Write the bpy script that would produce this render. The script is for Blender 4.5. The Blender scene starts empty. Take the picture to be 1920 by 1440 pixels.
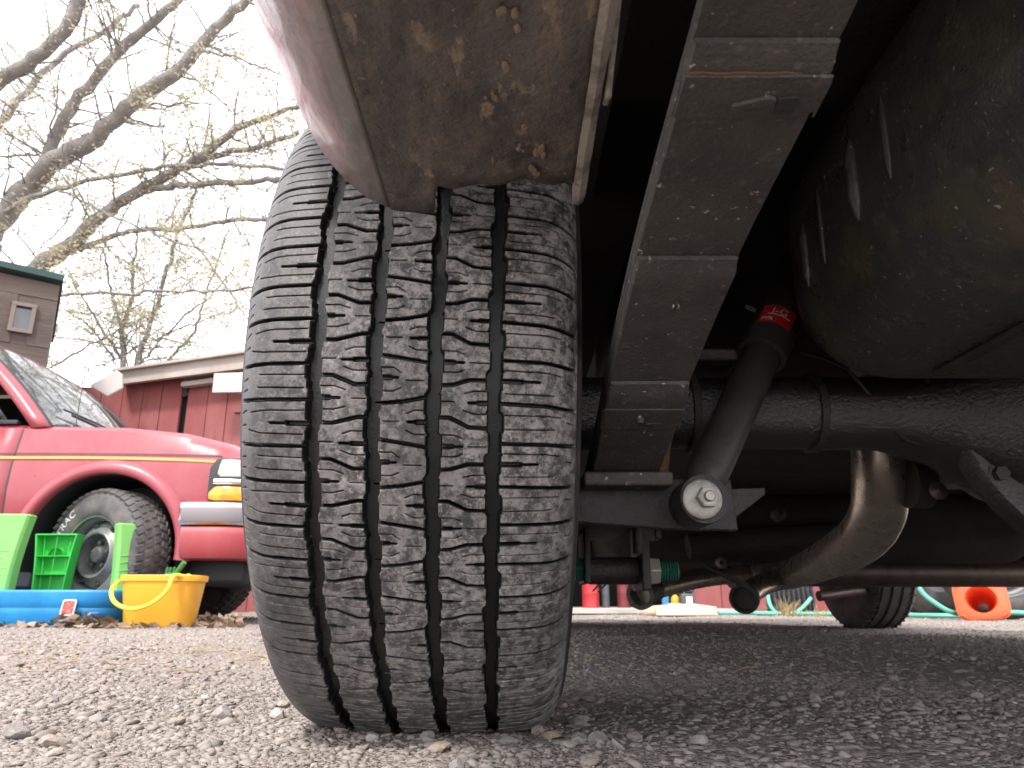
import bpy, bmesh, math, random
import numpy as np
from mathutils import Vector, Matrix

R = math.radians
rng = np.random.default_rng(7)
random.seed(11)
scene = bpy.context.scene
col = scene.collection

# ------------------------------------------------------------------ camera
PITCH = R(16.4)
FPX = 1387.0                       # focal length in pixels of a 1920 px wide frame
CAM_H = 0.115
cam_data = bpy.data.cameras.new('camera')
cam_data.sensor_width = 36.0
cam_data.lens = 36.0 * FPX / 1920.0
cam_data.clip_start = 0.02
cam_data.clip_end = 500
cam_data.dof.use_dof = True
cam_data.dof.focus_distance = 0.60
cam_data.dof.aperture_fstop = 20.0
cam = bpy.data.objects.new('camera', cam_data)
col.objects.link(cam)
cam.location = (0, 0, CAM_H)
cam.rotation_euler = (math.pi / 2 + PITCH, 0, 0)
scene.camera = cam

# ------------------------------------------------------------------ sky, sun, exposure
SUN_EL, SUN_AZ = R(52), R(-158)     # azimuth from +Y towards +X: behind the camera, a little to the left
world = bpy.data.worlds.new('World')
scene.world = world
world.use_nodes = True
wn, wl = world.node_tree.nodes, world.node_tree.links
wn.clear()
sky = wn.new('ShaderNodeTexSky')
sky.sky_type = 'NISHITA'
sky.sun_disc = False
sky.sun_elevation = SUN_EL
sky.sun_rotation = SUN_AZ
sky.air_density = 1.0
sky.dust_density = 1.0
sky.ozone_density = 1.0
mixs = wn.new('ShaderNodeMixRGB')
mixs.inputs[0].default_value = 0.80
bg = wn.new('ShaderNodeBackground')
bg.inputs[1].default_value = 0.15
wo = wn.new('ShaderNodeOutputWorld')
wl.new(sky.outputs[0], mixs.inputs[1])
mixs.inputs[2].default_value = (7.6, 7.5, 7.6, 1)       # even bright cloud cover
wl.new(mixs.outputs[0], bg.inputs[0])
wl.new(bg.outputs[0], wo.inputs[0])

sun_d = bpy.data.lights.new('sun', 'SUN')
sun_d.energy = 1.5
sun_d.angle = R(8)
sun_d.color = (1.0, 0.95, 0.88)
sun = bpy.data.objects.new('sun', sun_d)
col.objects.link(sun)
sdir = Vector((math.sin(SUN_AZ) * math.cos(SUN_EL), math.cos(SUN_AZ) * math.cos(SUN_EL), math.sin(SUN_EL)))
sun.rotation_euler = sdir.to_track_quat('Z', 'Y').to_euler()
sun.location = (0, -3, 6)

scene.view_settings.view_transform = 'Standard'
scene.view_settings.look = 'None'
scene.view_settings.gamma = 1
scene.view_settings.use_curve_mapping = False
scene.view_settings.exposure = 1.62
scene.render.engine = 'CYCLES'
scene.cycles.use_denoising = True
scene.cycles.max_bounces = 8
scene.cycles.diffuse_bounces = 6

# ------------------------------------------------------------------ helpers
CP, SP = math.cos(PITCH), math.sin(PITCH)
def at(px, py, Y):
    """world point seen at pixel (px, py) of the 1920x1440 photograph, Y metres ahead"""
    cx, cy = (px - 960) / FPX, (720 - py) / FPX
    t = Y / (CP - cy * SP)
    return Vector((cx * t, Y, CAM_H + t * (SP + cy * CP)))
def pxm(px, Y):                    # size in metres of px pixels at Y metres
    return px * Y * 1.02 / FPX

def tag(o, label=None, cat=None, group=None, kind=None):
    if label: o['label'] = label
    if cat: o['category'] = cat
    if group: o['group'] = group
    if kind: o['kind'] = kind
    return o

def empty(name, loc=(0, 0, 0), rz=0.0, label=None, cat=None, group=None):
    o = bpy.data.objects.new(name, None)
    o.empty_display_size = 0.1
    o.location = loc
    o.rotation_euler = (0, 0, rz)
    col.objects.link(o)
    return tag(o, label, cat, group)

def link(name, me, mat=None, parent=None, local=False):
    o = bpy.data.objects.new(name, me)
    col.objects.link(o)
    if mat is not None and len(me.materials) == 0:
        me.materials.append(mat)
    if parent is not None:
        o.parent = parent
        if not local:
            m = Matrix.Identity(4)
            p = parent
            while p is not None:                    # full world matrix without a depsgraph update
                pm = Matrix.LocRotScale(p.location, p.rotation_euler, p.scale)
                m = pm @ m if p.parent is None else p.matrix_parent_inverse @ pm @ m
                p = p.parent
            o.matrix_parent_inverse = m.inverted()
    return o

def basis(d):
    d = Vector(d).normalized()
    a = Vector((0, 0, 1)) if abs(d.z) < 0.9 else Vector((1, 0, 0))
    u = d.cross(a).normalized()
    return u, d.cross(u).normalized(), d

class MB:
    """collects polygons for one mesh object"""
    def __init__(s): s.v, s.f, s.m = [], [], []
    def add(s, vs, fs, mi=0):
        n = len(s.v)
        s.v += [tuple(v) for v in vs]
        s.f += [tuple(n + i for i in f) for f in fs]
        s.m += [mi] * len(fs)
        return s
    def box(s, x0, x1, y0, y1, z0, z1, mi=0, M=None):
        vs = [(x0, y0, z0), (x1, y0, z0), (x1, y1, z0), (x0, y1, z0), (x0, y0, z1), (x1, y0, z1), (x1, y1, z1), (x0, y1, z1)]
        if M is not None: vs = [M @ Vector(v) for v in vs]
        return s.add(vs, [(0, 3, 2, 1), (4, 5, 6, 7), (0, 1, 5, 4), (1, 2, 6, 5), (2, 3, 7, 6), (3, 0, 4, 7)], mi)
    def tube(s, pts, rad, n=12, caps=True, mi=0):
        pts = [Vector(p) for p in pts]
        if not hasattr(rad, '__len__'): rad = [rad] * len(pts)
        vs, fs = [], []
        u = None
        for i, p in enumerate(pts):
            d = (pts[min(i + 1, len(pts) - 1)] - pts[max(i - 1, 0)]).normalized()
            if u is None: u = basis(d)[0]
            u = (u - d * u.dot(d)).normalized()
            w = d.cross(u)
            for k in range(n):
                a = 2 * math.pi * k / n
                vs.append(p + (u * math.cos(a) + w * math.sin(a)) * rad[i])
        for i in range(len(pts) - 1):
            for k in range(n):
                a, b = i * n + k, i * n + (k + 1) % n
                fs.append((a, b, b + n, a + n))
        if caps:
            fs.append(tuple(range(n - 1, -1, -1)))
            fs.append(tuple(range(len(vs) - n, len(vs))))
        return s.add(vs, fs, mi)
    def lathe(s, prof, origin=(0, 0, 0), axis=(0, 0, 1), n=32, mi=0, close=False):
        u, w, d = basis(axis)
        o = Vector(origin)
        vs, fs = [], []
        for r, h in prof:
            for k in range(n):
                a = 2 * math.pi * k / n
                vs.append(o + d * h + (u * math.cos(a) + w * math.sin(a)) * r)
        m = len(prof)
        for i in range(m - 1 if not close else m):
            j = (i + 1) % m
            for k in range(n):
                q = (k + 1) % n
                fs.append((i * n + k, i * n + q, j * n + q, j * n + k))
        return s.add(vs, fs, mi)
    def prism(s, poly, ext, fn, mi=0):
        """poly: 2D outline, ext=(a, b): extent, fn(u, v, t) -> xyz"""
        n = len(poly)
        vs = [fn(p[0], p[1], ext[0]) for p in poly] + [fn(p[0], p[1], ext[1]) for p in poly]
        fs = [tuple(range(n - 1, -1, -1)), tuple(range(n, 2 * n))]
        fs += [(i, (i + 1) % n, n + (i + 1) % n, n + i) for i in range(n)]
        return s.add(vs, fs, mi)
    def grid(s, P, mi=0):
        """P[i][j] points"""
        n, m = len(P), len(P[0])
        return s.add([p for r in P for p in r],
                     [(i * m + j, i * m + j + 1, (i + 1) * m + j + 1, (i + 1) * m + j) for i in range(n - 1) for j in range(m - 1)], mi)
    def mesh(s, name, smooth=40):
        me = bpy.data.meshes.new(name)
        me.from_pydata(s.v, [], s.f)
        bm = bmesh.new(); bm.from_mesh(me)
        bmesh.ops.recalc_face_normals(bm, faces=bm.faces)
        bm.to_mesh(me); bm.free()
        if smooth:
            me.polygons.foreach_set('use_smooth', [True] * len(me.polygons))
            me.set_sharp_from_angle(angle=R(smooth))
        if any(s.m): me.polygons.foreach_set('material_index', s.m)
        return me
    def build(s, name, mat, parent=None, local=False, smooth=40, bevel=0.0, seg=2, solid=0.0):
        me = s.mesh(name, smooth)
        if isinstance(mat, (list, tuple)):
            for m_ in mat: me.materials.append(m_)
        else:
            me.materials.append(mat)
        o = link(name, me, None, parent, local)
        if solid:
            md = o.modifiers.new('solid', 'SOLIDIFY'); md.thickness = solid; md.offset = 0
        if bevel:
            md = o.modifiers.new('bevel', 'BEVEL'); md.width = bevel; md.segments = seg; md.limit_method = 'ANGLE'; md.angle_limit = R(35)
            md.harden_normals = False
        return o

def catmull(pts, n=6):
    pts = [Vector(p) for p in pts]
    out = []
    for i in range(len(pts) - 1):
        p0, p1, p2, p3 = pts[max(i - 1, 0)], pts[i], pts[i + 1], pts[min(i + 2, len(pts) - 1)]
        for k in range(n):
            t = k / n
            out.append(0.5 * ((2 * p1) + (p2 - p0) * t + (2 * p0 - 5 * p1 + 4 * p2 - p3) * t * t + (3 * p1 - p0 - 3 * p2 + p3) * t ** 3))
    out.append(pts[-1])
    return out
def lerp_list(vals, n):
    return list(np.interp(np.linspace(0, len(vals) - 1, n), range(len(vals)), vals))

# ------------------------------------------------------------------ materials
def mat(name, base, rough=0.6, metal=0.0, layers=(), bump=0.0, bscale=300.0, bdetail=4, spec=0.5, rough_var=0.0,
        coat=0.0, coord='pos', stretch=(1, 1, 1), trans=0.0, rand=None):
    """layers: (colour, noise scale, lo, hi, strength, stretch)"""
    m = bpy.data.materials.new(name)
    m.use_nodes = True
    nt = m.node_tree; N, L = nt.nodes, nt.links
    b = N['Principled BSDF']
    b.inputs['Roughness'].default_value = rough
    b.inputs['Metallic'].default_value = metal
    b.inputs['Specular IOR Level'].default_value = spec
    b.inputs['Coat Weight'].default_value = coat
    b.inputs['Coat Roughness'].default_value = 0.08
    if coord == 'pos':
        g = N.new('ShaderNodeNewGeometry'); src = g.outputs['Position']
    else:
        g = N.new('ShaderNodeTexCoord'); src = g.outputs['Object']
    def noise(scale, st=(1, 1, 1), detail=6, rough_=0.6, off=0.0):
        mp = N.new('ShaderNodeMapping')
        mp.inputs['Scale'].default_value = st
        mp.inputs['Location'].default_value = (off, off * 1.7, off * 0.6)
        L.new(src, mp.inputs[0])
        t = N.new('ShaderNodeTexNoise')
        t.inputs['Scale'].default_value = scale
        t.inputs['Detail'].default_value = detail
        t.inputs['Roughness'].default_value = rough_
        L.new(mp.outputs[0], t.inputs[0])
        return t.outputs[0]
    def ramp(fac, lo, hi, strength=1.0):
        r = N.new('ShaderNodeMapRange')
        r.inputs[1].default_value = lo; r.inputs[2].default_value = hi
        r.inputs[3].default_value = 0; r.inputs[4].default_value = strength
        L.new(fac, r.inputs[0])
        return r.outputs[0]
    c = None
    def setmix(fac, colr):
        nonlocal c
        mx = N.new('ShaderNodeMixRGB')
        if c is None: mx.inputs[1].default_value = (*base, 1)
        else: L.new(c, mx.inputs[1])
        mx.inputs[2].default_value = (*colr, 1)
        L.new(fac, mx.inputs[0])
        c = mx.outputs[0]
    if rand:                       # colour ramp over mesh islands
        gg = N.new('ShaderNodeNewGeometry')
        cr = N.new('ShaderNodeValToRGB')
        el = cr.color_ramp.elements
        while len(el) < len(rand): el.new(0.5)
        for i, (p, cc) in enumerate(rand):
            el[i].position = p; el[i].color = (*cc, 1)
        L.new(gg.outputs['Random Per Island'], cr.inputs[0])
        c = cr.outputs[0]
    for i, ly in enumerate(layers):
        colr, sc, lo, hi = ly[:4]
        stg = ly[4] if len(ly) > 4 else 1.0
        st = ly[5] if len(ly) > 5 else (1, 1, 1)
        setmix(ramp(noise(sc, st, off=3.1 * i + 1.3), lo, hi, stg), colr)
    if c is None: b.inputs['Base Color'].default_value = (*base, 1)
    else: L.new(c, b.inputs['Base Color'])
    if rough_var:
        r = ramp(noise(40, off=9.0), 0.3, 0.7, 1.0)
        mr = N.new('ShaderNodeMapRange')
        mr.inputs[3].default_value = max(0.02, rough - rough_var); mr.inputs[4].default_value = min(1, rough + rough_var)
        L.new(r, mr.inputs[0]); L.new(mr.outputs[0], b.inputs['Roughness'])
    if bump:
        bp = N.new('ShaderNodeBump')
        bp.inputs['Strength'].default_value = min(1, bump)
        bp.inputs['Distance'].default_value = 1.2 / bscale
        L.new(noise(bscale, stretch, bdetail, off=5.0), bp.inputs['Height'])
        L.new(bp.outputs[0], b.inputs['Normal'])
    if trans:
        tr = N.new('ShaderNodeBsdfTranslucent')
        if c is not None: L.new(c, tr.inputs[0])
        else: tr.inputs[0].default_value = (*base, 1)
        ms = N.new('ShaderNodeMixShader'); ms.inputs[0].default_value = trans
        L.new(b.outputs[0], ms.inputs[1]); L.new(tr.outputs[0], ms.inputs[2])
        L.new(ms.outputs[0], N['Material Output'].inputs[0])
    m['nodes_ready'] = True
    return m

# ------------------------------------------------------------------ the ground
def ground_material():
    m = bpy.data.materials.new('gravel_ground'); m.use_nodes = True
    N, L = m.node_tree.nodes, m.node_tree.links
    b = N['Principled BSDF']; b.inputs['Roughness'].default_value = 0.95; b.inputs['Specular IOR Level'].default_value = 0.2
    g = N.new('ShaderNodeNewGeometry')
    def vor(scale):
        v = N.new('ShaderNodeTexVoronoi'); v.inputs['Scale'].default_value = scale
        L.new(g.outputs['Position'], v.inputs['Vector']); return v
    def noi(scale, d=6):
        v = N.new('ShaderNodeTexNoise'); v.inputs['Scale'].default_value = scale; v.inputs['Detail'].default_value = d
        L.new(g.outputs['Position'], v.inputs['Vector']); return v
    v1, v2 = vor(95), vor(210)
    cr = N.new('ShaderNodeValToRGB')
    e = cr.color_ramp.elements
    e[0].position = 0.0; e[0].color = (0.205, 0.173, 0.152, 1)
    e[1].position = 1.0; e[1].color = (0.384, 0.339, 0.310, 1)
    for p, c_ in ((0.3, (0.256, 0.220, 0.198, 1)), (0.6, (0.307, 0.262, 0.231, 1)), (0.8, (0.282, 0.250, 0.237, 1))):
        k = e.new(p); k.color = c_
    sep = N.new('ShaderNodeSeparateColor'); L.new(v1.outputs['Color'], sep.inputs[0]); L.new(sep.outputs[0], cr.inputs[0])
    mr = N.new('ShaderNodeMapRange'); mr.inputs[1].default_value = 0.35; mr.inputs[2].default_value = 0.7; mr.inputs[4].default_value = 0.75
    n1 = noi(2.2, 8); L.new(n1.outputs[0], mr.inputs[0])
    mx = N.new('ShaderNodeMixRGB'); L.new(cr.outputs[0], mx.inputs[1]); mx.inputs[2].default_value = (0.301, 0.256, 0.224, 1); L.new(mr.outputs[0], mx.inputs[0])
    L.new(mx.outputs[0], b.inputs['Base Color'])
    add = N.new('ShaderNodeMath'); add.operation = 'ADD'
    L.new(v1.outputs['Distance'], add.inputs[0]); L.new(v2.outputs['Distance'], add.inputs[1])
    bp = N.new('ShaderNodeBump'); bp.inputs['Strength'].default_value = 0.9; bp.inputs['Distance'].default_value = 0.006; bp.invert = True
    L.new(add.outputs[0], bp.inputs['Height']); L.new(bp.outputs[0], b.inputs['Normal'])
    return m

def gz(x, y):
    """gentle unevenness of the gravel yard"""
    return 0.006 * np.sin(x * 2.1 + 0.7) * np.cos(y * 1.6) + 0.003 * np.sin(x * 6.3 + y * 4.7) + 0.002 * np.cos(y * 11.0 - x * 7.0)

M_ground = ground_material()
def make_ground():
    xs = np.concatenate([[-150, -60, -25], np.linspace(-12, 12, 160), [25, 60, 150]])
    ys = np.concatenate([[-80, -30, -10, -4], np.linspace(-1.5, 12, 130), [20, 45, 90, 200]])
    mb = MB()
    mb.grid([[(x, y, float(gz(x, y)) if abs(x) < 13 and -2 < y < 13 else 0.0) for x in xs] for y in ys])
    o = mb.build('ground', M_ground, smooth=80)
    tag(o, kind='structure', label='pale grey crushed gravel yard')
    return o
ground = make_ground()

STONE_RAMP = [(0.0, (0.192, 0.161, 0.141)), (0.25, (0.250, 0.215, 0.192)), (0.5, (0.288, 0.247, 0.219)), (0.72, (0.243, 0.220, 0.208)),
              (0.93, (0.326, 0.288, 0.264)), (0.992, (0.435, 0.397, 0.369)), (0.998, (0.346, 0.218, 0.138))]
M_stone = mat('crushed_limestone', (0.512, 0.474, 0.448), 0.95, rand=STONE_RAMP, layers=[((0.288, 0.247, 0.218), 60, 0.42, 0.62, 0.8), ((0.461, 0.422, 0.396), 350, 0.6, 0.7, 0.3)],
              bump=0.35, bscale=500, spec=0.25)

PHI = (1 + 5 ** 0.5) / 2
ICO_V = np.array([(-1, PHI, 0), (1, PHI, 0), (-1, -PHI, 0), (1, -PHI, 0), (0, -1, PHI), (0, 1, PHI), (0, -1, -PHI), (0, 1, -PHI),
                  (PHI, 0, -1), (PHI, 0, 1), (-PHI, 0, -1), (-PHI, 0, 1)]) / math.sqrt(1 + PHI ** 2)
ICO_F = np.array([(0, 11, 5), (0, 5, 1), (0, 1, 7), (0, 7, 10), (0, 10, 11), (1, 5, 9), (5, 11, 4), (11, 10, 2), (10, 7, 6), (7, 1, 8),
                  (3, 9, 4), (3, 4, 2), (3, 2, 6), (3, 6, 8), (3, 8, 9), (4, 9, 5), (2, 4, 11), (6, 2, 10), (8, 6, 7), (9, 8, 1)])

def bulk_mesh(name, V, F):
    me = bpy.data.meshes.new(name)
    nv, nf, k = len(V), len(F), F.shape[1]
    me.vertices.add(nv); me.vertices.foreach_set('co', V.astype(np.float32).ravel())
    me.loops.add(nf * k); me.loops.foreach_set('vertex_index', F.astype(np.int32).ravel())
    me.polygons.add(nf); me.polygons.foreach_set('loop_start', np.arange(0, nf * k, k, dtype=np.int32))
    me.polygons.foreach_set('loop_total', np.full(nf, k, dtype=np.int32))
    me.update(calc_edges=True); me.validate()
    return me

def stones(x, y, r, flat=0.46, sink=0.62):
    n = len(x)
    V = ICO_V[None] * (1 + rng.uniform(-0.50, 0.42, (n, 12, 1)))
    V = V * np.stack([rng.uniform(0.8, 1.35, n), rng.uniform(0.7, 1.1, n), rng.uniform(flat * 0.6, flat * 1.25, n)], 1)[:, None, :]
    a = rng.uniform(0, 6.283, n); t = rng.normal(0, 0.28, n)
    ca, sa, ct, st = np.cos(a), np.sin(a), np.cos(t), np.sin(t)
    X, Yv, Z = V[..., 0], V[..., 1], V[..., 2]
    X, Z = X * ct[:, None] + Z * st[:, None], -X * st[:, None] + Z * ct[:, None]
    X, Yv = X * ca[:, None] - Yv * sa[:, None], X * sa[:, None] + Yv * ca[:, None]
    V = np.stack([X, Yv, Z], -1) * r[:, None, None]
    V[..., 0] += x[:, None]; V[..., 1] += y[:, None]
    V[..., 2] += (gz(x, y) + r * flat * (1 - 2 * sink) * 0.5)[:, None]
    F = ICO_F[None] + (np.arange(n) * 12)[:, None, None]
    return V.reshape(-1, 3), F.reshape(-1, 3)

def scatter(n, y0, y1, r0, r1, power, wide=0.80):
    """stones spread over the view wedge between y0 and y1"""
    y = np.sqrt(rng.uniform(y0 ** 2, y1 ** 2, n))
    x = rng.uniform(-1, 1, n) * (y * wide + 0.25)
    r = r0 + (r1 - r0) * rng.uniform(0, 1, n) ** power
    return x, y, r
sets = [scatter(52000, 0.42, 1.25, 0.0010, 0.0064, 4.2), scatter(900, 0.42, 1.3, 0.005, 0.011, 2.0),
        scatter(32000, 1.2, 2.8, 0.0018, 0.0095, 3.6), scatter(16000, 2.7, 5.5, 0.004, 0.012, 2.6), scatter(9000, 5.3, 9.5, 0.007, 0.02, 2.0)]
x, y, r = (np.concatenate([s[i] for s in sets]) for i in range(3))
keep = ~((np.abs(x + 0.074) < 0.085) & (np.abs(y - 0.83) < 0.07))
V, F = stones(x[keep], y[keep], r[keep])
gv = link('gravel', bulk_mesh('gravel', V, F), M_stone)
tag(gv, 'loose crushed grey gravel covering the yard', 'gravel', kind='stuff')
# larger single stones that can be picked out near the wheel
stone_meshes = []
ICO2 = bmesh.new(); bmesh.ops.create_icosphere(ICO2, subdivisions=2, radius=1.0)
for i in range(8):
    bm = ICO2.copy()
    pl = [Vector(rng.normal(0, 1, 3)).normalized() for _ in range(9)]
    for v in bm.verts:                               # chop by random planes: broken faces
        for q in pl:
            dd = v.co.dot(q) - 0.70
            if dd > 0: v.co -= q * dd
        v.co *= 1 + float(rng.normal(0, 0.02))
        v.co.z *= 0.68
    me = bpy.data.meshes.new('stone'); bm.to_mesh(me); bm.free()
    me.materials.append(None)
    stone_meshes.append(me)
M_stones = [mat('stone_%s' % n_, c_, 0.9, layers=[(c2, 90, 0.42, 0.62, 0.8), ((0.400, 0.362, 0.335), 400, 0.6, 0.7, 0.5)], bump=0.5, bscale=350, spec=0.3)
            for n_, c_, c2 in (('grey', (0.288, 0.260, 0.247), (0.213, 0.190, 0.180)), ('beige', (0.338, 0.285, 0.245), (0.250, 0.206, 0.174)),
                               ('white', (0.375, 0.335, 0.306), (0.275, 0.245, 0.225)), ('tan', (0.312, 0.244, 0.193), (0.237, 0.185, 0.148)))]
for i, me in enumerate(stone_meshes): me.materials[0] = M_stones[(0, 1, 2, 3, 0, 1, 0, 1)[i]]
big = [(415, 1352, .017), (640, 1372, .015), (700, 1395, .010), (1035, 1390, .011), (1085, 1355, .013), (100, 1400, .017), (30, 1385, .020), (330, 1362, .011),
       (1120, 1400, .014), (620, 1340, .010), (520, 1350, .013), (820, 1420, .012), (950, 1405, .011), (1010, 1375, .010), (180, 1360, .012), (1190, 1390, .011)]
spots = []
for px, py, rr in big:
    p0, p1 = at(px, py, 1.0), Vector((0, 0, CAM_H))
    t = CAM_H / (CAM_H - p0.z); q = p1 + (p0 - p1) * t
    spots.append((q.x, q.y, rr * .75))
for _ in range(170):
    yy = math.sqrt(random.uniform(0.45 ** 2, 1.9 ** 2)); xx = random.uniform(-1, 1) * (yy * 0.75 + 0.1)
    if abs(xx + 0.074) < 0.10 and abs(yy - 0.83) < 0.10: continue
    spots.append((xx, yy, random.uniform(0.005, 0.010)))
for i, (xx, yy, rr) in enumerate(spots):
    o = bpy.data.objects.new('stone', stone_meshes[i % 8]); col.objects.link(o)
    o.parent = ground
    o.location = (xx, yy, float(gz(xx, yy)) + rr * 0.28)
    o.rotation_euler = (random.uniform(-.3, .3), random.uniform(-.3, .3), random.uniform(0, 6.28))
    o.scale = (rr * random.uniform(.9, 1.25), rr, rr * random.uniform(.7, 1.1))

# ------------------------------------------------------------------ the car above the camera: materials
def rubber_material():
    m = bpy.data.materials.new('dusty_rubber'); m.use_nodes = True
    N, L = m.node_tree.nodes, m.node_tree.links
    b = N['Principled BSDF']; b.inputs['Specular IOR Level'].default_value = 0.45
    g = N.new('ShaderNodeNewGeometry')
    def noi(scale, d=8, r_=0.6, off=0):
        mp = N.new('ShaderNodeMapping'); mp.inputs['Location'].default_value = (off, off, off); L.new(g.outputs['Position'], mp.inputs[0])
        v = N.new('ShaderNodeTexNoise'); v.inputs['Scale'].default_value = scale; v.inputs['Detail'].default_value = d; v.inputs['Roughness'].default_value = r_
        L.new(mp.outputs[0], v.inputs[0]); return v.outputs[0]
    def mr(f, lo, hi, a=0, c=1):
        r_ = N.new('ShaderNodeMapRange'); r_.inputs[1].default_value = lo; r_.inputs[2].default_value = hi; r_.inputs[3].default_value = a; r_.inputs[4].default_value = c
        L.new(f, r_.inputs[0]); return r_.outputs[0]
    def mul(a, c):
        q = N.new('ShaderNodeMath'); q.operation = 'MULTIPLY'; L.new(a, q.inputs[0])
        if isinstance(c, float): q.inputs[1].default_value = c
        else: L.new(c, q.inputs[1])
        return q.outputs[0]
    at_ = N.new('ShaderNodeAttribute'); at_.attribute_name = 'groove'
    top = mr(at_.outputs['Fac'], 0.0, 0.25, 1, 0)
    # dusty more towards the middle and the inner side of the tread
    sx = N.new('ShaderNodeSeparateXYZ'); L.new(g.outputs['Position'], sx.inputs[0])
    side = mr(sx.outputs[0], -0.185, -0.10, 0.25, 1.0)
    big_ = mr(noi(13, 8, 0.62), 0.30, 0.56, 0.35, 1)
    fine = mr(noi(110, 12, 0.8, 4), 0.45, 0.56)
    spec = mr(noi(210, 8, 0.65, 8), 0.57, 0.64)
    d1 = mul(mul(mul(big_, fine), side), top)
    base = N.new('ShaderNodeMixRGB'); base.inputs[1].default_value = (0.010, 0.0098, 0.0105, 1); base.inputs[2].default_value = (0.066, 0.062, 0.063, 1)  # grooves carry no dust; their base is also darkened, shade put into colour
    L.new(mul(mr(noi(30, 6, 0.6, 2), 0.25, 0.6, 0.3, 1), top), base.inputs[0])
    m1 = N.new('ShaderNodeMixRGB'); L.new(base.outputs[0], m1.inputs[1]); m1.inputs[2].default_value = (0.28, 0.258, 0.248, 1); L.new(mul(d1, 0.95), m1.inputs[0])
    m2 = N.new('ShaderNodeMixRGB'); L.new(m1.outputs[0], m2.inputs[1]); m2.inputs[2].default_value = (0.36, 0.335, 0.31, 1); L.new(mul(mul(mul(spec, top), mul(side, big_)), 0.75), m2.inputs[0])
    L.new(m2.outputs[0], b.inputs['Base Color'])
    L.new(mr(d1, 0, 0.7, 0.44, 0.9), b.inputs['Roughness'])
    bp = N.new('ShaderNodeBump'); bp.inputs['Strength'].default_value = 0.35; bp.inputs['Distance'].default_value = 0.0012
    L.new(noi(380, 6), bp.inputs['Height']); L.new(bp.outputs[0], b.inputs['Normal'])
    return m
M_rubber = rubber_material()
M_sidewall = mat('sidewall_rubber', (0.022, 0.021, 0.022), 0.5, layers=[((0.07, 0.06, 0.055), 25, 0.5, 0.7, 0.6)], bump=0.2, bscale=400)
M_pink = mat('faded_red_paint', (0.40, 0.115, 0.14), 0.28, layers=[((0.44, 0.27, 0.275), 7, 0.46, 0.64, 0.9, (1, .35, 1)), ((0.36, 0.31, 0.28), 11, 0.5, 0.66, 0.55, (1, .4, 1))], rough_var=0.14, bump=0.12, bscale=60, coat=0.3)
def add_grime(m, z0, z1, colr):
    N, L = m.node_tree.nodes, m.node_tree.links
    b = N['Principled BSDF']; src = b.inputs['Base Color'].links[0].from_socket
    g = N.new('ShaderNodeNewGeometry'); sx = N.new('ShaderNodeSeparateXYZ'); L.new(g.outputs['Position'], sx.inputs[0])
    n = N.new('ShaderNodeTexNoise'); n.inputs['Scale'].default_value = 26; n.inputs['Detail'].default_value = 8; L.new(g.outputs['Position'], n.inputs[0])
    a = N.new('ShaderNodeMath'); a.operation = 'MULTIPLY_ADD'; a.inputs[1].default_value = -(z1 - z0) * 1.2; L.new(n.outputs[0], a.inputs[0]); L.new(sx.outputs[2], a.inputs[2])
    r = N.new('ShaderNodeMapRange'); r.inputs[1].default_value = z0 - (z1 - z0) * .6; r.inputs[2].default_value = z1 - (z1 - z0) * .6; r.inputs[3].default_value = .95; r.inputs[4].default_value = 0
    L.new(a.outputs[0], r.inputs[0])
    mx = N.new('ShaderNodeMixRGB'); L.new(src, mx.inputs[1]); mx.inputs[2].default_value = (*colr, 1); L.new(r.outputs[0], mx.inputs[0]); L.new(mx.outputs[0], b.inputs['Base Color'])
    rr = N.new('ShaderNodeMapRange'); rr.inputs[3].default_value = .3; rr.inputs[4].default_value = .85; L.new(r.outputs[0], rr.inputs[0]); L.new(rr.outputs[0], b.inputs['Roughness'])
add_grime(M_pink, .385, .440, (0.17, 0.145, 0.13))
M_under = mat('muddy_undercoat', (0.088, 0.079, 0.074), 0.85,
              layers=[((0.125, 0.112, 0.104), 14, 0.42, 0.6, 0.9), ((0.040, 0.036, 0.034), 17, 0.52, 0.66, 0.8), ((0.17, 0.135, 0.105), 70, 0.52, 0.64, 0.6, (1, .4, 1)),
                      ((0.24, 0.18, 0.125), 15, 0.52, 0.70, 0.8, (1, .6, 1)), ((0.33, 0.25, 0.175), 62, 0.59, 0.66, 0.7, (1, .45, 1)), ((0.035, 0.031, 0.029), 36, 0.60, 0.68, 0.7, (1, .6, 1)), ((0.38, 0.33, 0.28), 210, 0.66, 0.70, 0.6)],
              bump=0.6, bscale=110, bdetail=8)
add_grime(M_pink, .376, .412, (0.105, 0.088, 0.077))
M_mud = mat('dried_mud', (0.26, 0.19, 0.13), 0.95, layers=[((0.24, 0.17, 0.11), 150, 0.45, 0.65, 0.8)], bump=0.5, bscale=300)
M_flange = mat('dusty_flange', (0.30, 0.26, 0.22), 0.9, layers=[((0.12, 0.10, 0.085), 60, 0.5, 0.65, 0.8)], bump=0.5, bscale=250)
M_leaf = mat('spring_steel_dusty', (0.074, 0.066, 0.060), 0.6, layers=[((0.046, 0.041, 0.038), 18, 0.42, 0.62, 0.8), ((0.15, 0.085, 0.05), 34, 0.64, 0.74, 0.5), ((0.17, 0.15, 0.13), 130, 0.58, 0.68, 0.45), ((0.48, 0.42, 0.35), 170, 0.655, 0.69, 0.85)],
             bump=0.45, bscale=330, rough_var=0.12)
M_black = mat('black_chassis_paint', (0.034, 0.031, 0.030), 0.5, layers=[((0.06, 0.05, 0.045), 20, 0.5, 0.68, 0.7), ((0.10, 0.055, 0.03), 45, 0.66, 0.74, 0.5)], bump=0.4, bscale=220, rough_var=0.12)
M_floor = mat('dark_underbody', (0.032, 0.029, 0.027), 0.8, layers=[((0.06, 0.052, 0.045), 9, 0.5, 0.7, 0.7)], bump=0.4, bscale=120)
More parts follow.
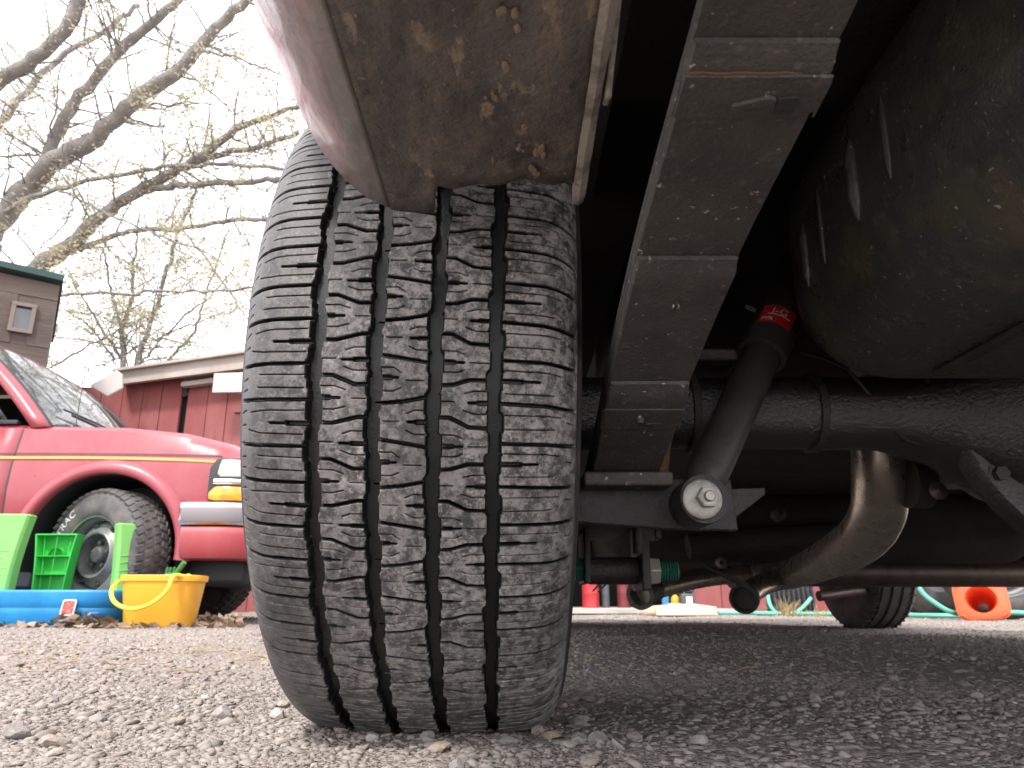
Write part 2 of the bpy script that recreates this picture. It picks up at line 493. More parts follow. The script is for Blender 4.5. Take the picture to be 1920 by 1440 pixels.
M_gloss = mat('glossy_black_paint', (0.024, 0.023, 0.023), 0.17, layers=[((0.05, 0.035, 0.022), 30, 0.62, 0.72, 0.6)], bump=0.55, bscale=230, bdetail=6, spec=1.0)
M_shock = mat('satin_black_shock', (0.035, 0.034, 0.030), 0.42, layers=[((0.07, 0.065, 0.055), 16, 0.45, 0.7, 0.7)], bump=0.15, bscale=300)
M_zinc = mat('zinc_plated_steel', (0.50, 0.48, 0.45), 0.55, metal=0.75, layers=[((0.36, 0.33, 0.29), 120, 0.45, 0.65, 0.8)], bump=0.3, bscale=600)
M_pipe = mat('aluminised_pipe', (0.62, 0.56, 0.49), 0.30, metal=0.85, layers=[((0.38, 0.31, 0.24), 9, 0.5, 0.7, 0.5)], rough_var=0.08)
M_rustpipe = mat('brown_steel_tube', (0.16, 0.125, 0.105), 0.38, metal=0.6, layers=[((0.09, 0.06, 0.045), 25, 0.5, 0.7, 0.8)], bump=0.2, bscale=250)
M_rust = mat('rusty_steel', (0.20, 0.095, 0.045), 0.85, layers=[((0.09, 0.05, 0.03), 70, 0.45, 0.65, 0.8)], bump=0.5, bscale=300)
M_green = mat('green_threadlocker', (0.02, 0.17, 0.11), 0.5, layers=[((0.05, 0.08, 0.06), 140, 0.5, 0.65, 0.7)])
M_sticker = mat('red_sticker', (0.62, 0.025, 0.035), 0.35)
M_white_ink = mat('white_print', (0.75, 0.72, 0.68), 0.6)
M_darkrust = mat('dark_rust', (0.12, 0.065, 0.04), 0.85, bump=0.4, bscale=400)
M_wire = mat('black_cable', (0.02, 0.018, 0.017), 0.5)

def tank_material():
    return mat('fuel_tank_paint', (0.052, 0.053, 0.050), 0.34,
               layers=[((0.050, 0.052, 0.042), 10, 0.45, 0.65, 0.8), ((0.125, 0.10, 0.062), 8, 0.52, 0.66, 0.75), ((0.075, 0.085, 0.035), 26, 0.60, 0.70, 0.6), ((0.14, 0.135, 0.11), 90, 0.56, 0.68, 0.5), ((0.42, 0.40, 0.35), 170, 0.655, 0.69, 0.8)],
               bump=0.2, bscale=260, bdetail=8, rough_var=0.12, spec=0.6)
M_tank = tank_material()

# ------------------------------------------------------------------ rear tyre with its tread blocks
TR, TC = 0.340, Vector((-0.074, 0.828, 0.3250))
NP = 36
PITCH_LEN = 2 * math.pi * TR / NP
S_FLAT, S_RATE, TH_MAX = 0.094, 1 / 0.038, 1.25
def profile(smax=0.30, n=3000):
    s = np.linspace(0, smax, n); ds = s[1] - s[0]
    th = np.where(s < S_FLAT, s / 0.60, S_FLAT / 0.60 + (s - S_FLAT) * S_RATE)
    s1 = S_FLAT + (TH_MAX - S_FLAT / 0.60) / S_RATE
    th = np.where(s > s1, TH_MAX + (s - s1) * 8.0, th)
    x = np.concatenate([[0], np.cumsum(np.cos(th[:-1]) * ds)])
    r_ = TR - np.concatenate([[0], np.cumsum(np.sin(th[:-1]) * ds)])
    return s, x, r_, th
PS, PXX, PRR, PTH = profile()
def prof(s):
    a = np.abs(s); sg = np.sign(s)
    return np.interp(a, PS, PXX) * sg, np.interp(a, PS, PRR), np.interp(a, PS, PTH) * sg

GROOVES = [-0.0640, -0.0212, 0.0212, 0.0640]
GHW = 0.0050
S_EDGE = 0.128
RIBS = [(-S_EDGE - 0.004, -0.0690), (-0.0590, -0.0262), (-0.0162, 0.0162), (0.0262, 0.0590), (0.0690, S_EDGE + 0.004)]
FULL = [([(0, .03), (.5, .01), (1, 0)], [(0, .59), (.5, .57), (1, .56)]),
        ([(0, .27), (.3, .27), (.8, .20), (1, .19)], [(0, .70), (.25, .70), (.75, .81), (1, .80)]),
        ([(0, .03), (.5, 0), (1, -.06)], [(0, .45), (.5, .49), (1, .535)]),
        ([(0, .18), (.2, .18), (.6, .29), (1, .30)], [(0, .80), (.25, .79), (.6, .73), (1, .73)]),
        ([(0, 0), (.5, .02), (1, .08)], [(0, .48), (.5, .49), (1, .54)])]
NOTCH = [[(1, .78, .58, .29)], [(0, .2, .42, .97), (1, .72, .45, .51)], [(1, .80, .62, .24), (0, .2, .36, .72)], [(1, .8, .6, 0.0), (0, .25, .46, .52)], [(0, .22, .42, .73)]]
SIPES = [[[(.3, .17), (.5, .14), (.97, .13)], [(.25, .39), (.45, .42), (.97, .42)], [(.42, .70), (.97, .70)], [(.40, .86), (.97, .86)],
          [(.04, .20), (.2, .15)], [(.04, .36), (.2, .33)], [(.04, .78), (.2, .74)], [(.04, .92), (.2, .88)]],
         [[(0, .83), (.3, .83), (.55, .875)], [(0, .11), (.3, .11), (.55, .075)], [(1, .36), (.7, .36), (.52, .395)], [(1, .64), (.7, .64), (.5, .60)], [(.7, .975), (1, .975)], [(0, .50), (.3, .50)]],
         [[(1, .10), (.75, .10), (.58, .14)], [(1, .385), (.75, .385), (.58, .34)], [(0, .60), (.28, .60), (.44, .66)], [(0, .88), (.28, .88), (.44, .84)], [(.08, .235), (.42, .235)], [(.55, .75), (.92, .75)]],
         [[(1, .86), (.7, .86), (.5, .89)], [(1, .13), (.7, .13), (.48, .09)], [(0, .385), (.3, .385), (.46, .42)], [(0, .64), (.35, .64), (.48, .61)], [(0, .99), (.28, .99)], [(.6, .52), (1, .52)]],
         [[(.03, .14), (.5, .14), (.7, .16)], [(.03, .31), (.6, .31)], [(.03, .60), (.5, .61), (.7, .64)], [(.03, .88), (.6, .89)], [(.8, .22), (.95, .26)], [(.8, .72), (.95, .76)]]]

def tread_meshes():
    rows = 2 * 116
    u = np.linspace(0, 2, rows + 1)                     # two pitches, so both blocks of a pitch are whole
    s = np.linspace(-S_EDGE - 0.006, S_EDGE + 0.006, 330)
    U, S = np.meshgrid(u, s, indexing='ij')
    Um = U * PITCH_LEN
    H = np.zeros_like(U)
    def carve(d, hw, depth, w=0.0005):
        q = np.clip((hw + w - d) / (2 * w), 0, 1)
        np.maximum(H, depth * q * q * (3 - 2 * q), out=H)
    def seg(a, b, hw, depth, w=0.0005):
        for k in range(-1, 4):
            ax, ay, bx, by = (a[1] + k) * PITCH_LEN, a[0], (b[1] + k) * PITCH_LEN, b[0]
            dx, dy = bx - ax, by - ay
            lo, hi = min(ax, bx) - 0.004, max(ax, bx) + 0.004
            if hi < 0 or lo > 2 * PITCH_LEN: continue
            i0, i1 = np.searchsorted(u * PITCH_LEN, [lo, hi])
            sl = slice(max(i0 - 1, 0), i1 + 1)
            t = np.clip(((Um[sl] - ax) * dx + (S[sl] - ay) * dy) / (dx * dx + dy * dy + 1e-12), 0, 1)
            d = np.hypot(Um[sl] - ax - t * dx, S[sl] - ay - t * dy)
            q = np.clip((hw + w - d) / (2 * w), 0, 1)
            H[sl] = np.maximum(H[sl], depth * q * q * (3 - 2 * q))
    tri = lambda ph: np.clip(np.sin(2 * math.pi * (U + ph)) * 7, -1, 1)
    for i, g in enumerate(GROOVES):
        c = g + 0.0007 * tri(0.13 + 0.25 * i)
        hw = GHW + 0.0006 * np.clip(np.sin(4 * math.pi * (U + 0.3 * i)) * 6, -1, 1)
        carve(np.abs(S - c), hw, 0.0085, 0.0007)
    for i, (a, b) in enumerate(RIBS):
        ex = 0.0 if i in (0, 4) else 0.0
        fs = lambda f: a + (b - a) * f
        for line in FULL[i]:
            for p, q in zip(line[:-1], line[1:]):
                seg((fs(p[0]) - (0.001 if p[0] == 0 and i > 0 else 0), p[1]), (fs(q[0]) + (0.001 if q[0] == 1 and i < 4 else 0), q[1]), 0.00115 if i in (0, 4) else 0.0012, 0.0062)
        for side, mid, tip, uu in NOTCH[i]:
            seg((fs(side), uu), (fs(mid), uu), 0.0016, 0.0062); seg((fs(mid), uu), (fs(tip), uu), 0.0008, 0.005)
        for line in SIPES[i]:
            for p, q in zip(line[:-1], line[1:]):
                seg((fs(p[0]), p[1]), (fs(q[0]), q[1]), 0.00028, 0.0026, 0.00040)
    X, RR, TH = prof(S)
    fade = np.clip((S_EDGE + 0.004 - np.abs(S)) / 0.008, 0, 1)
    H *= fade
    X = X - np.sin(TH) * H; RR = RR - np.cos(TH) * H
    ph = U * PITCH_LEN / TR
    V = np.stack([X, -RR * np.cos(ph), -RR * np.sin(ph)], -1)
    # sort the faces into blocks
    uc = (U[:-1, :-1] + U[1:, 1:]) / 2; sc = (S[:-1, :-1] + S[1:, 1:]) / 2
    nr, nc = U.shape
    idx = np.arange(nr * nc).reshape(nr, nc)
    quad = np.stack([idx[:-1, :-1], idx[:-1, 1:], idx[1:, 1:], idx[1:, :-1]], -1)
    bounds = [-1] + GROOVES + [1]
    out = []
    for i, (a, b) in enumerate(RIBS):
        inr = (sc > bounds[i]) & (sc <= bounds[i + 1])
        f = np.clip((sc - a) / (b - a), 0, 1)
        fa = np.interp(f, *zip(*FULL[i][0])); fb = np.interp(f, *zip(*FULL[i][1]))
        fa0 = fa + (fa.min() < 0) ; fb0 = fb + (fa.min() < 0)
        for lo, hi in ((fa0, fb0), (fb0, fa0 + 1)):
            sel = inr & (uc >= lo) & (uc < hi)
            if sel.sum() == 0: continue
            q = quad[sel]
            uq, inv = np.unique(q.ravel(), return_inverse=True)
            me = bulk_mesh('tread_block', V.reshape(-1, 3)[uq], inv.reshape(-1, 4))
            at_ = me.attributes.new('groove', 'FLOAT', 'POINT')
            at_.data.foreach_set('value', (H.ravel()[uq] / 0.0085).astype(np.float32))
            me.polygons.foreach_set('use_smooth', [True] * len(me.polygons))
            me.set_sharp_from_angle(angle=R(55))
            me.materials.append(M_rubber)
            out.append(me)
    return out

def sidewall_profile(sgn, s0=S_EDGE + 0.006, s1=0.232):
    ss = np.linspace(s0, s1, 40)
    x_, r_, _ = prof(ss)
    bead = np.where((ss > s0 + 0.006) & (ss < s0 + 0.010), 0.0016, 0) + np.where((ss > s1 - 0.028) & (ss < s1 - 0.018), 0.0022, 0)
    return [(float(r_[i]), sgn * float(x_[i] + bead[i])) for i in range(len(ss))]

car = empty('parked_car', (0.79, 2.2, 0), label='faded red car on big dusty tyres, its leaf spring, shock and fuel tank showing underneath', cat='car')

def rear_tyre(parent, c):
    mb = MB()
    for sg in (-1, 1): mb.lathe(sidewall_profile(sg), axis=(1, 0, 0), n=96)
    o = mb.build('tyre', M_sidewall, parent)
    o.location = c
    o.rotation_euler = (0, R(1.3), 0)          # a little camber
    o['label'] = 'big worn tyre with dusty grooved tread'
    meshes = tread_meshes()
    d0 = R(3.0)
    for k in range(-9, 9):
        for me in meshes:
            b = bpy.data.objects.new('tread_block', me); col.objects.link(b)
            b.parent = o; b.rotation_euler = (d0 + 2 * math.pi * k / NP, 0, 0)
    # the half of the tread that faces away
    a0 = d0 + 2 * math.pi * 9 / NP; a1 = d0 - 2 * math.pi * 9 / NP + 2 * math.pi
    ss = np.sort(np.concatenate([np.linspace(-S_EDGE - 0.006, S_EDGE + 0.006, 40), [g + k for g in GROOVES for k in (-.0052, -.0045, .0045, .0052)]]))
    P = []
    for a in np.linspace(a0 + .15, a1 + .02, 60):
        X, RR, TH = prof(ss)
        h = np.where(np.min(np.abs(ss[:, None] - np.array(GROOVES)[None]), 1) < 0.0049, 0.008, 0.0)
        P.append([(X[i], -(RR[i] - h[i]) * math.cos(a), -(RR[i] - h[i]) * math.sin(a)) for i in range(len(ss))])
    q = MB().grid(P).build('tread', M_sidewall, None)
    q.parent = o
    return o
rear = rear_tyre(car, TC)

def plain_tyre(parent, c, width=0.225, rad=0.345, rim_r=0.19):
    """a whole tyre with four circumferential grooves and cross cuts, seen farther off"""
    h = width / 2
    pr = [(rim_r, -h * .72), (rim_r + .03, -h * .95), (rim_r + .075, -h), (rad - .045, -h * .97), (rad - .018, -h * .88), (rad - .006, -h * .74)]
    top = []
    for g in (-.5, -.17, .17, .5):
        top += [(rad, h * (g - .065) * 1.2), (rad - .009, h * (g - .05) * 1.2), (rad - .009, h * (g + .05) * 1.2), (rad, h * (g + .065) * 1.2)]
    pr = pr + top + [(r_, -x_) for r_, x_ in pr[::-1]]
    o = MB().lathe(pr, axis=(1, 0, 0), n=80).build('tyre', M_tyre2, parent, smooth=35)
    o.location = c
    mb = MB()
    for k in range(52):
        a = 2 * math.pi * k / 52
        for sg in (-1, 1):
            Mx = Matrix.Rotation(a, 4, 'X')
            mb.box(sg * h * .66 - h * .11, sg * h * .66 + h * .11, -.0022, .0022, rad - .012, rad + .0012, M=Mx)
    q = mb.build('tread_groove', M_floor, None, smooth=0); q.parent = o; q['kind'] = 'stuff'
    rm = MB().lathe([(.02, .02), (.10, .025), (.13, .045), (rim_r - .03, .03), (rim_r - .012, -.03), (rim_r + .012, -h * .75), (rim_r + .015, -h * .78), (rim_r - .02, -h * .7), (rim_r - .045, -.02), (.05, .0), (.02, .0)], axis=(1, 0, 0), n=48)
    w = rm.build('rim', M_rim, None); w.parent = o
    return o
M_tyre2 = mat('old_rubber', (0.045, 0.042, 0.042), 0.65, layers=[((0.10, 0.09, 0.08), 18, 0.45, 0.65, 0.6)], bump=0.4, bscale=260)
M_rim = mat('painted_steel_rim', (0.22, 0.21, 0.20), 0.45, metal=0.4, layers=[((0.12, 0.09, 0.07), 30, 0.5, 0.7, 0.8)])
for cx_, cy_ in ((1.655, 3.60), (-0.074, 3.60), (1.655, 0.83)):
    plain_tyre(car, Vector((cx_, cy_, 0.337)))
# inner rim of the near rear wheel
MB().lathe([(.20, -.095), (.185, -.06), (.17, -.02), (.05, .0), (.05, .02), (.17, .0), (.192, .06), (.205, .098), (.20, .11)], origin=TC, axis=(1, 0, 0), n=64).build('rim', M_rim, car)
MB().lathe([(.02, .04), (.135, .04), (.14, .075), (.08, .09), (.05, .11), (.02, .11)], origin=TC, axis=(1, 0, 0), n=48).build('brake_drum', M_black, car)

# ------------------------------------------------------------------ car: rear quarter panel behind the wheel
SKIN = [(-0.238, 0.86), (-0.2213, 0.7148), (-0.2083, 0.6312), (-0.1925, 0.5707), (-0.18, 0.5289), (-0.1674, 0.4926), (-0.1516, 0.4582), (-0.1358, 0.4293), (-0.119, 0.408), (-0.1023, 0.3921), (-0.0856, 0.3833)]
BOT = [(-0.0856, 0.3833), (-0.0781, 0.3817), (-0.0651, 0.3808), (-0.0512, 0.3803)]
def skin_grid(pts, y0, y1fun, ny=26):
    P = []
    for i in range(ny):
        row = []
        for (x, z) in pts:
            t = i / (ny - 1)
            row.append((x, y0 + (y1fun(x, z) - y0) * t, z))
        P.append(row)
    return P
def fine(pts, n=4):
    return [(p.x, p.y) for p in catmull([(a, b, 0) for a, b in pts], n)]
mb = MB().grid(skin_grid(fine(SKIN), -0.42, lambda x, z: 0.465 + 0.010 * math.sin((z - .38) * 9)))
mb.build('quarter_panel', M_pink, car, solid=0.004, smooth=60)['label'] = 'faded pinkish red painted quarter panel'
# underside: one dented sheet from the rolled lip to the flange, notched at its front edge
UX = np.concatenate([np.linspace(-.0856, -.055, 9), np.linspace(-.0535, -.0490, 4), np.linspace(-.046, .0415, 20)])
def under_front(x):
    t = min(1, max(0, (x + .0550) / .006))
    return .4685 - (.0375 + .002 * math.sin(x * 190)) * (t * t * (3 - 2 * t)) ** .6
P = []
for i in range(46):
    row = []
    for j, x in enumerate(UX):
        y = -0.42 + (under_front(x) + .42) * i / 45
        e = max(0, min(1, (-.055 - x) / .0306))
        z = .3806 + .0027 * e ** 2 + (1 - e) * (.0016 * math.sin(y * 31 + x * 40) + .0012 * math.sin(x * 90 - y * 12) + .0006 * math.sin(y * 77 + j))
        row.append((x, y, z))
    P.append(row)
under = MB().grid(P).build('underside_panel', M_under, car, solid=0.003, smooth=60)
under['label'] = 'mud-spattered underside of the rear quarter'
# mud stuck to it
ICO2_V = np.array([v.co[:] for v in ICO2.verts]); ICO2.verts.index_update(); ICO2_F = [tuple(v.index for v in f.verts) for f in ICO2.faces]
mb = MB()
spots = [(940, 20), (975, 35), (960, 115), (965, 240), (940, 180), (912, 215), (985, 290), (1020, 285), (900, 310), (1000, 320), (905, 262), (880, 300), (915, 235)]
for (px, py) in spots:
    d = at(px, py, 1.0) - Vector((0, 0, CAM_H))
    p = Vector((0, 0, CAM_H)) + d * ((.3785 - CAM_H) / d.z)
    for _ in range(random.choice((1, 1, 2, 3))):
        q = p + Vector((random.gauss(0, .003), random.gauss(0, .004), .0003))
        rx, ry = random.uniform(.0009, .0024), random.uniform(.0022, .0055)
        vs = ICO2_V * (1 + rng.uniform(-.28, .28, (len(ICO2_V), 1)))
        mb.add([(q.x + v[0] * rx, q.y + v[1] * ry, q.z + v[2] * .0007) for v in vs], ICO2_F)
for _ in range(70):
    x, y = random.uniform(-.075, .039), random.uniform(.18, .425)
    rx = random.uniform(.0004, .0013)
    mb.add([(x + v[0] * rx, y + v[1] * rx * 1.6, .3790 + v[2] * .0006) for v in ICO_V], ICO_F.tolist())
m_ = mb.build('mud_clump', M_mud, car, smooth=0); m_['kind'] = 'stuff'
# pinched flange along the inner edge
P = []
for i in range(60):
    y = -0.42 + 0.864 * i / 59
    wob = .0014 * math.sin(y * 60) + .001 * math.sin(y * 143)
    low = .3750 + wob - (.004 if y > .41 else 0)
    P.append([(.0413, y, .3845), (.0405 + wob * .3, y, low), (.0440 + wob * .3, y, low - .0015), (.0478, y, low + .001), (.0482, y, .400), (.0478, y, .48)])
MB().grid(P).build('flange', M_flange, car, smooth=50, solid=.001)
MB().prism([(.27, .405), (.345, .405), (.348, .377), (.335, .372), (.32, .380), (.30, .388)], (.0498, .0530), lambda u, v, t: (t, u, v)).build('flange_tab', M_flange, car, smooth=0, bevel=.001)

# ------------------------------------------------------------------ car: body above and around, underbody
def panel(name, m, pts, y0, y1, n=8, solid=.004):
    return MB().grid([[(x, y0 + (y1 - y0) * i / n, z) for x, z in pts] for i in range(n + 1)]).build(name, m, car, solid=solid, smooth=50)
M_body = mat('dull_red_body_paint', (0.36, 0.09, 0.10), 0.3, layers=[((0.42, 0.25, 0.25), 5, 0.45, 0.65, 0.7)], rough_var=.1, coat=.3)
# side above the wheel, with the arch
mb = MB()
arch = [(0.83 + 0.385 * math.cos(a), max(0.76, 0.36 + 0.47 * math.sin(a))) for a in np.linspace(math.pi, 0, 25)]
P0 = [(-.238, y, z) for y, z in arch]; P1 = [(-.242, y, .93) for y, z in arch]
mb.grid([P0, P1])
mb.build('wheel_arch', M_body, car, solid=.004)
panel('side_skin', M_body, [(-.10, .24), (-.18, .26), (-.21, .38), (-.235, .60), (-.242, .93)], 1.256, 3.20)
panel('side_skin', M_body, [(-.242, .935), (-.22, .99), (-.12, 1.04), (.3, 1.06), (.79, 1.07), (1.3, 1.06), (1.70, 1.04), (1.80, .99), (1.82, .935)], -.42, 4.45)
panel('side_skin', M_body, [(1.68, .24), (1.76, .26), (1.79, .38), (1.815, .60), (1.822, .93)], 1.256, 3.20)
panel('side_skin', M_body, [(1.66, .402), (1.74, .44), (1.79, .56), (1.815, .70), (1.822, .93)], -.42, .48)
panel('side_skin', M_body, [(-.14, .36), (-.20, .46), (-.235, .60), (-.242, .93)], 3.99, 4.45)
panel('side_skin', M_body, [(1.70, .36), (1.76, .46), (1.815, .60), (1.822, .93)], 3.99, 4.45)
MB().box(-.24, 1.82, 4.44, 4.47, .34, 1.0).build('front_panel', M_body, car, bevel=.02)
MB().box(-.05, 1.63, -.42, -.40, .60, 1.03).build('rear_panel', M_body, car, bevel=.008)
# cabin
cab = [(.0, 1.05), (.16, 1.40), (.40, 1.44), (.79, 1.45), (1.18, 1.44), (1.42, 1.40), (1.58, 1.05)]
MB().prism(cab, (1.0, 2.75), lambda u, v, t: (u, t, v)).build('roof', M_body, car, bevel=.05, seg=3)
# floor, boot floor, wheel house
MB().box(.075, 1.505, -.40, .62, .585, .60).build('boot_floor', M_floor, car)
MB().box(-.22, 1.80, .46, 1.30, .86, .88).build('wheel_house', M_floor, car)
MB().box(.064, .080, .30, 1.25, .50, .86).build('wheel_house', M_floor, car)
MB().box(1.50, 1.516, .30, 1.25, .50, .86).build('wheel_house', M_floor, car)
MB().box(.085, 1.495, 1.12, 3.25, .40, .42).build('floor_pan', M_floor, car)
MB().box(-.17, .084, 1.256, 3.20, .36, .38).build('floor_pan', M_floor, car)
MB().box(1.496, 1.75, 1.256, 3.20, .36, .38).build('floor_pan', M_floor, car)
for xx in (.150, 1.36):
    MB().box(xx, xx + .06, .40, 3.9, .48, .56).build('frame_rail', M_floor, car, bevel=.01)
MB().box(.40, 1.25, 2.75, 3.35, .185, .60).build('engine_sump', M_floor, car, bevel=.05, seg=3)
MB().box(.10, 1.50, 3.05, 3.25, .205, .33).build('crossmember', M_floor, car, bevel=.03, seg=3)
MB().box(.14, .42, 2.35, 3.1, .20, .40).build('crossmember', M_floor, car, bevel=.04, seg=3)
MB().box(1.38, 1.62, 3.40, 3.62, .24, .40).build('suspension_arm', M_rustpipe, car, bevel=.02)
MB().tube([at(1535, 1118, 3.30), at(1600, 1108, 3.34), at(1665, 1102, 3.42)], .022, 10).build('suspension_arm', M_rustpipe, car)
MB().box(-.225, 1.80, -.395, 4.42, .895, .915).build('inner_liner', M_floor, car)
MB().box(1.715, 1.735, 1.262, 3.195, .255, .89).build('inner_liner', M_floor, car)
MB().box(-.160, -.140, 1.262, 3.195, .255, .89).build('inner_liner', M_floor, car)
MB().box(.25, 1.40, 2.0, 2.74, .215, .399).build('gearbox', M_floor, car, bevel=.06, seg=3)
# brace in the dark beside the spring
MB().box(.052, .20, .36, .38, .535, .565).build('brace', M_black, car, bevel=.004)

# ------------------------------------------------------------------ leaf spring
YZ = [(-.40, .46), (-.2, .418), (0.0, .383), (.24, .3465), (.262, .3438), (.41, .3265), (.55, .2960), (.669, .2615), (.80, .2330), (.95, .2200), (1.10, .2230), (1.35, .255), (1.65, .33)]
yz_c = catmull([(0, a, b) for a, b in YZ], 8)
YA = np.array([p.y for p in yz_c]); ZA = np.array([p.z for p in yz_c])
zb = lambda y: float(np.interp(y, YA, ZA))
SX, SW, LT = 0.1075, 0.0635, 0.0075
def leaf(name, parent, y0, y1, lay, w=SW, t=0.0070, taper=0.0, n=60):
    P = []
    top = zb
    ys = np.concatenate([[y0, y0 + .004, y0 + .008], np.linspace(y0 + .0121, y1 - .0121, n - 5), [y1 - .008, y1 - .004, y1]])
    n = len(ys) - 1
    for i, y in enumerate(ys):
        y = float(y)
        z0 = zb(y) - lay * LT
        z1 = z0 + t
        hw = w / 2
        if taper and (i < 2 or i > n - 2): hw -= taper
        c = .0012
        if lay and min(y - y0, y1 - y) < .012: z0 += (t - .0028) * (1 - min(y - y0, y1 - y) / .012)
        P.append([(SX - hw + c, y, z0), (SX + hw - c, y, z0), (SX + hw, y, z0 + c), (SX + hw, y, z1 - c), (SX + hw - c, y, z1), (SX - hw + c, y, z1), (SX - hw, y, z1 - c), (SX - hw, y, z0 + c), (SX - hw + c, y, z0)])
    mb = MB().grid(P)
    mb.add(P[0][:-1], [tuple(range(7, -1, -1))]); mb.add(P[-1][:-1], [tuple(range(8))])
    return mb.build(name, M_leaf, parent, smooth=35)
spring = leaf('leaf_spring', car, -.40, 1.65, 0, n=120)
spring['label'] = 'dusty black leaf spring pack'
leaf('leaf', spring, .2585, 1.50, 1, taper=.0006)
leaf('leaf', spring, .412, 1.36, 2, taper=.0008)
leaf('leaf', spring, .552, 1.22, 3, taper=.001)
# rolled rust bead and slotted clip where the second leaf ends
mb = MB()
for k, (y, lay, t, w) in enumerate(((.2702, 1, .0007, SW * .96), (.598, 3, .0006, SW * .9))):
    pts = [Vector((SX - w / 2 + w * i / 10, y + (.0018 if i > 7 else 0) * (i - 7) * .5, zb(y) - lay * LT - .0002 + .0003 * math.sin(i * 2))) for i in range(11)]
    MB().tube(pts, t, 8).build('weld_bead', M_darkrust, spring)
def clip(y, length, lay, slot):
    z = zb(y + length / 2) - lay * LT
    sl = (zb(y + length) - zb(y)) / length
    f = lambda u, v, t: (SX + u, y + v, zb(y) - lay * LT + sl * v - .0016 + t)
    o = MB().prism([(-SW / 2 - .001, 0), (SW / 2 + .001, .0), (SW / 2 + .001, length * .8), (SW / 2 - .006, length), (-SW / 2 - .001, length)], (0, .0016), f).build('spring_clip', M_leaf, spring, bevel=.0008)
    for sx in (-1, 1):
        MB().prism([(y + .004, zb(y) - lay * LT - .001), (y + length, zb(y + length) - lay * LT - .001), (y + length * .7, zb(y + length) - lay * LT + .006), (y + .012, zb(y) - lay * LT + .006)], (SX + sx * (SW / 2 + .0004), SX + sx * (SW / 2 + .0020)), lambda u, v, t: (t, u, v)).build('spring_clip', M_leaf, spring, bevel=.0006)
    if slot:
        MB().prism([(.012, .012), (.021, .011), (.022, .021), (.013, .022)], (-.0012, .0008), f).build('slot', M_floor, spring, smooth=0)
        MB().prism([(-.008, .016), (.008, .0105), (.0115, .012), (.0115, .0155), (-.006, .020)], (-.0016, .0012), f).build('pressed_lug', M_leaf, spring, bevel=.0008)
    else:
        MB().tube([Vector(f(-.002, .013, .001)), Vector(f(-.002, .013, -.004))], [.0036, .0030], 10).build('clip_bolt', M_leaf, spring)
        MB().prism([(.004, .020), (.016, .019), (.016, .022), (.004, .023)], (-.0010, .0008), f).build('slot', M_floor, spring, smooth=0)
clip(.2705, .026, 1, True)
clip(.580, .030, 3, False)
yy = .455
MB().tube([Vector((SX + .001, yy, zb(yy) - 2 * LT + .001)), Vector((SX + .001, yy, zb(yy) - 2 * LT - .0018))], .0026, 10).build('leaf_pin', M_zinc, spring)
MB().box(SX - .0005, SX + .0012, yy - .006, yy + .004, zb(yy) - 2 * LT - .0022, zb(yy) - 2 * LT + .001).build('slot', M_floor, spring, smooth=0)

# ------------------------------------------------------------------ spring plate, U-bolts, lower mount
MB().box(.067, .150, .684, .93, .2185, .2315).build('spring_pad', M_leaf, car, bevel=.002)
br = MB().prism([(.058, .2315), (.213, .2290), (.216, .1800), (.150, .1815), (.058, .1880)], (.716, .727), lambda u, v, t: (u, t, v)).build('shock_bracket', M_black, car, bevel=.0015)
MB().prism([(.216, .2270), (.262, .2285), (.262, .2215), (.222, .1925)], (.765, .772), lambda u, v, t: (u, t, v)).build('bracket_gusset', M_black, br, bevel=.001)
MB().box(.058, .216, .728, .93, .2045, .2155).build('spring_plate', M_black, car, bevel=.002)
MB().tube([at(1262, 775, .80), at(1247, 835, .745), at(1242, 890, .735)], .0060, 10).build('u_bolt', M_rust, car)
MB().tube([Vector((.060, .74, .36)), Vector((.060, .74, .215))], .006, 10).build('u_bolt', M_black, car)
for xx in (.060, .150):
    MB().tube([Vector((xx, .90, .40)), Vector((xx, .90, .17))], .0065, 10).build('u_bolt', M_black, car)
# traction bar bolt below the plate
pl = []
for px0, px1, y0, y1, yy in ((1090, 1104, 985, 1095, .93), (1192, 1214, 985, 1108, .93)):
    a, b = at(px0, y0, yy), at(px1, y1, yy)
    pl.append(MB().box(a.x, b.x, yy - .03, yy + .05, b.z, a.z).build('bar_bracket', M_black, car, bevel=.002))
a, b = at(1224, 985, .96), at(1238, 1012, .96)
MB().box(a.x, b.x, .95, .99, b.z, a.z + .02).build('bar_bracket', M_black, car, bevel=.002)
a, b = at(1104, 1070, .94), at(1194, 1070, .94)
MB().tube([a, b], .0165, 20).build('bushing', M_black, car)
a = at(1088, 1068, .93)
MB().tube([a - Vector((.006, 0, 0)), a + Vector((.004, 0, 0))], .0155, 6).build('green_nut', M_green, car, smooth=20, bevel=.001)
MB().tube([a - Vector((.012, 0, 0)), a - Vector((.007, 0, 0))], .007, 10).build('bolt_end', M_zinc, car)
a = at(1214, 1071, .93)
MB().tube([a, a + Vector((.006, 0, 0)), a + Vector((.014, 0, 0))], [.0175, .0175, .0165], 6).build('hex_nut', M_zinc, car, smooth=20, bevel=.001)
th = MB()
for i in range(7):
    th.tube([a + Vector((.0145 + i * .0032, 0, 0)), a + Vector((.0160 + i * .0032, 0, 0)), a + Vector((.0176 + i * .0032, 0, 0))], [.0105, .0122, .0105], 18)
th.build('threaded_stud', M_green, car, smooth=60)
for (p, q) in (((1112, 1108), (1124, 1095)), ((1122, 1110), (1138, 1093))):
    MB().tube([at(*p, 1.02), at(*q, 1.00)], .0012, 6).build('wire', M_zinc, car)

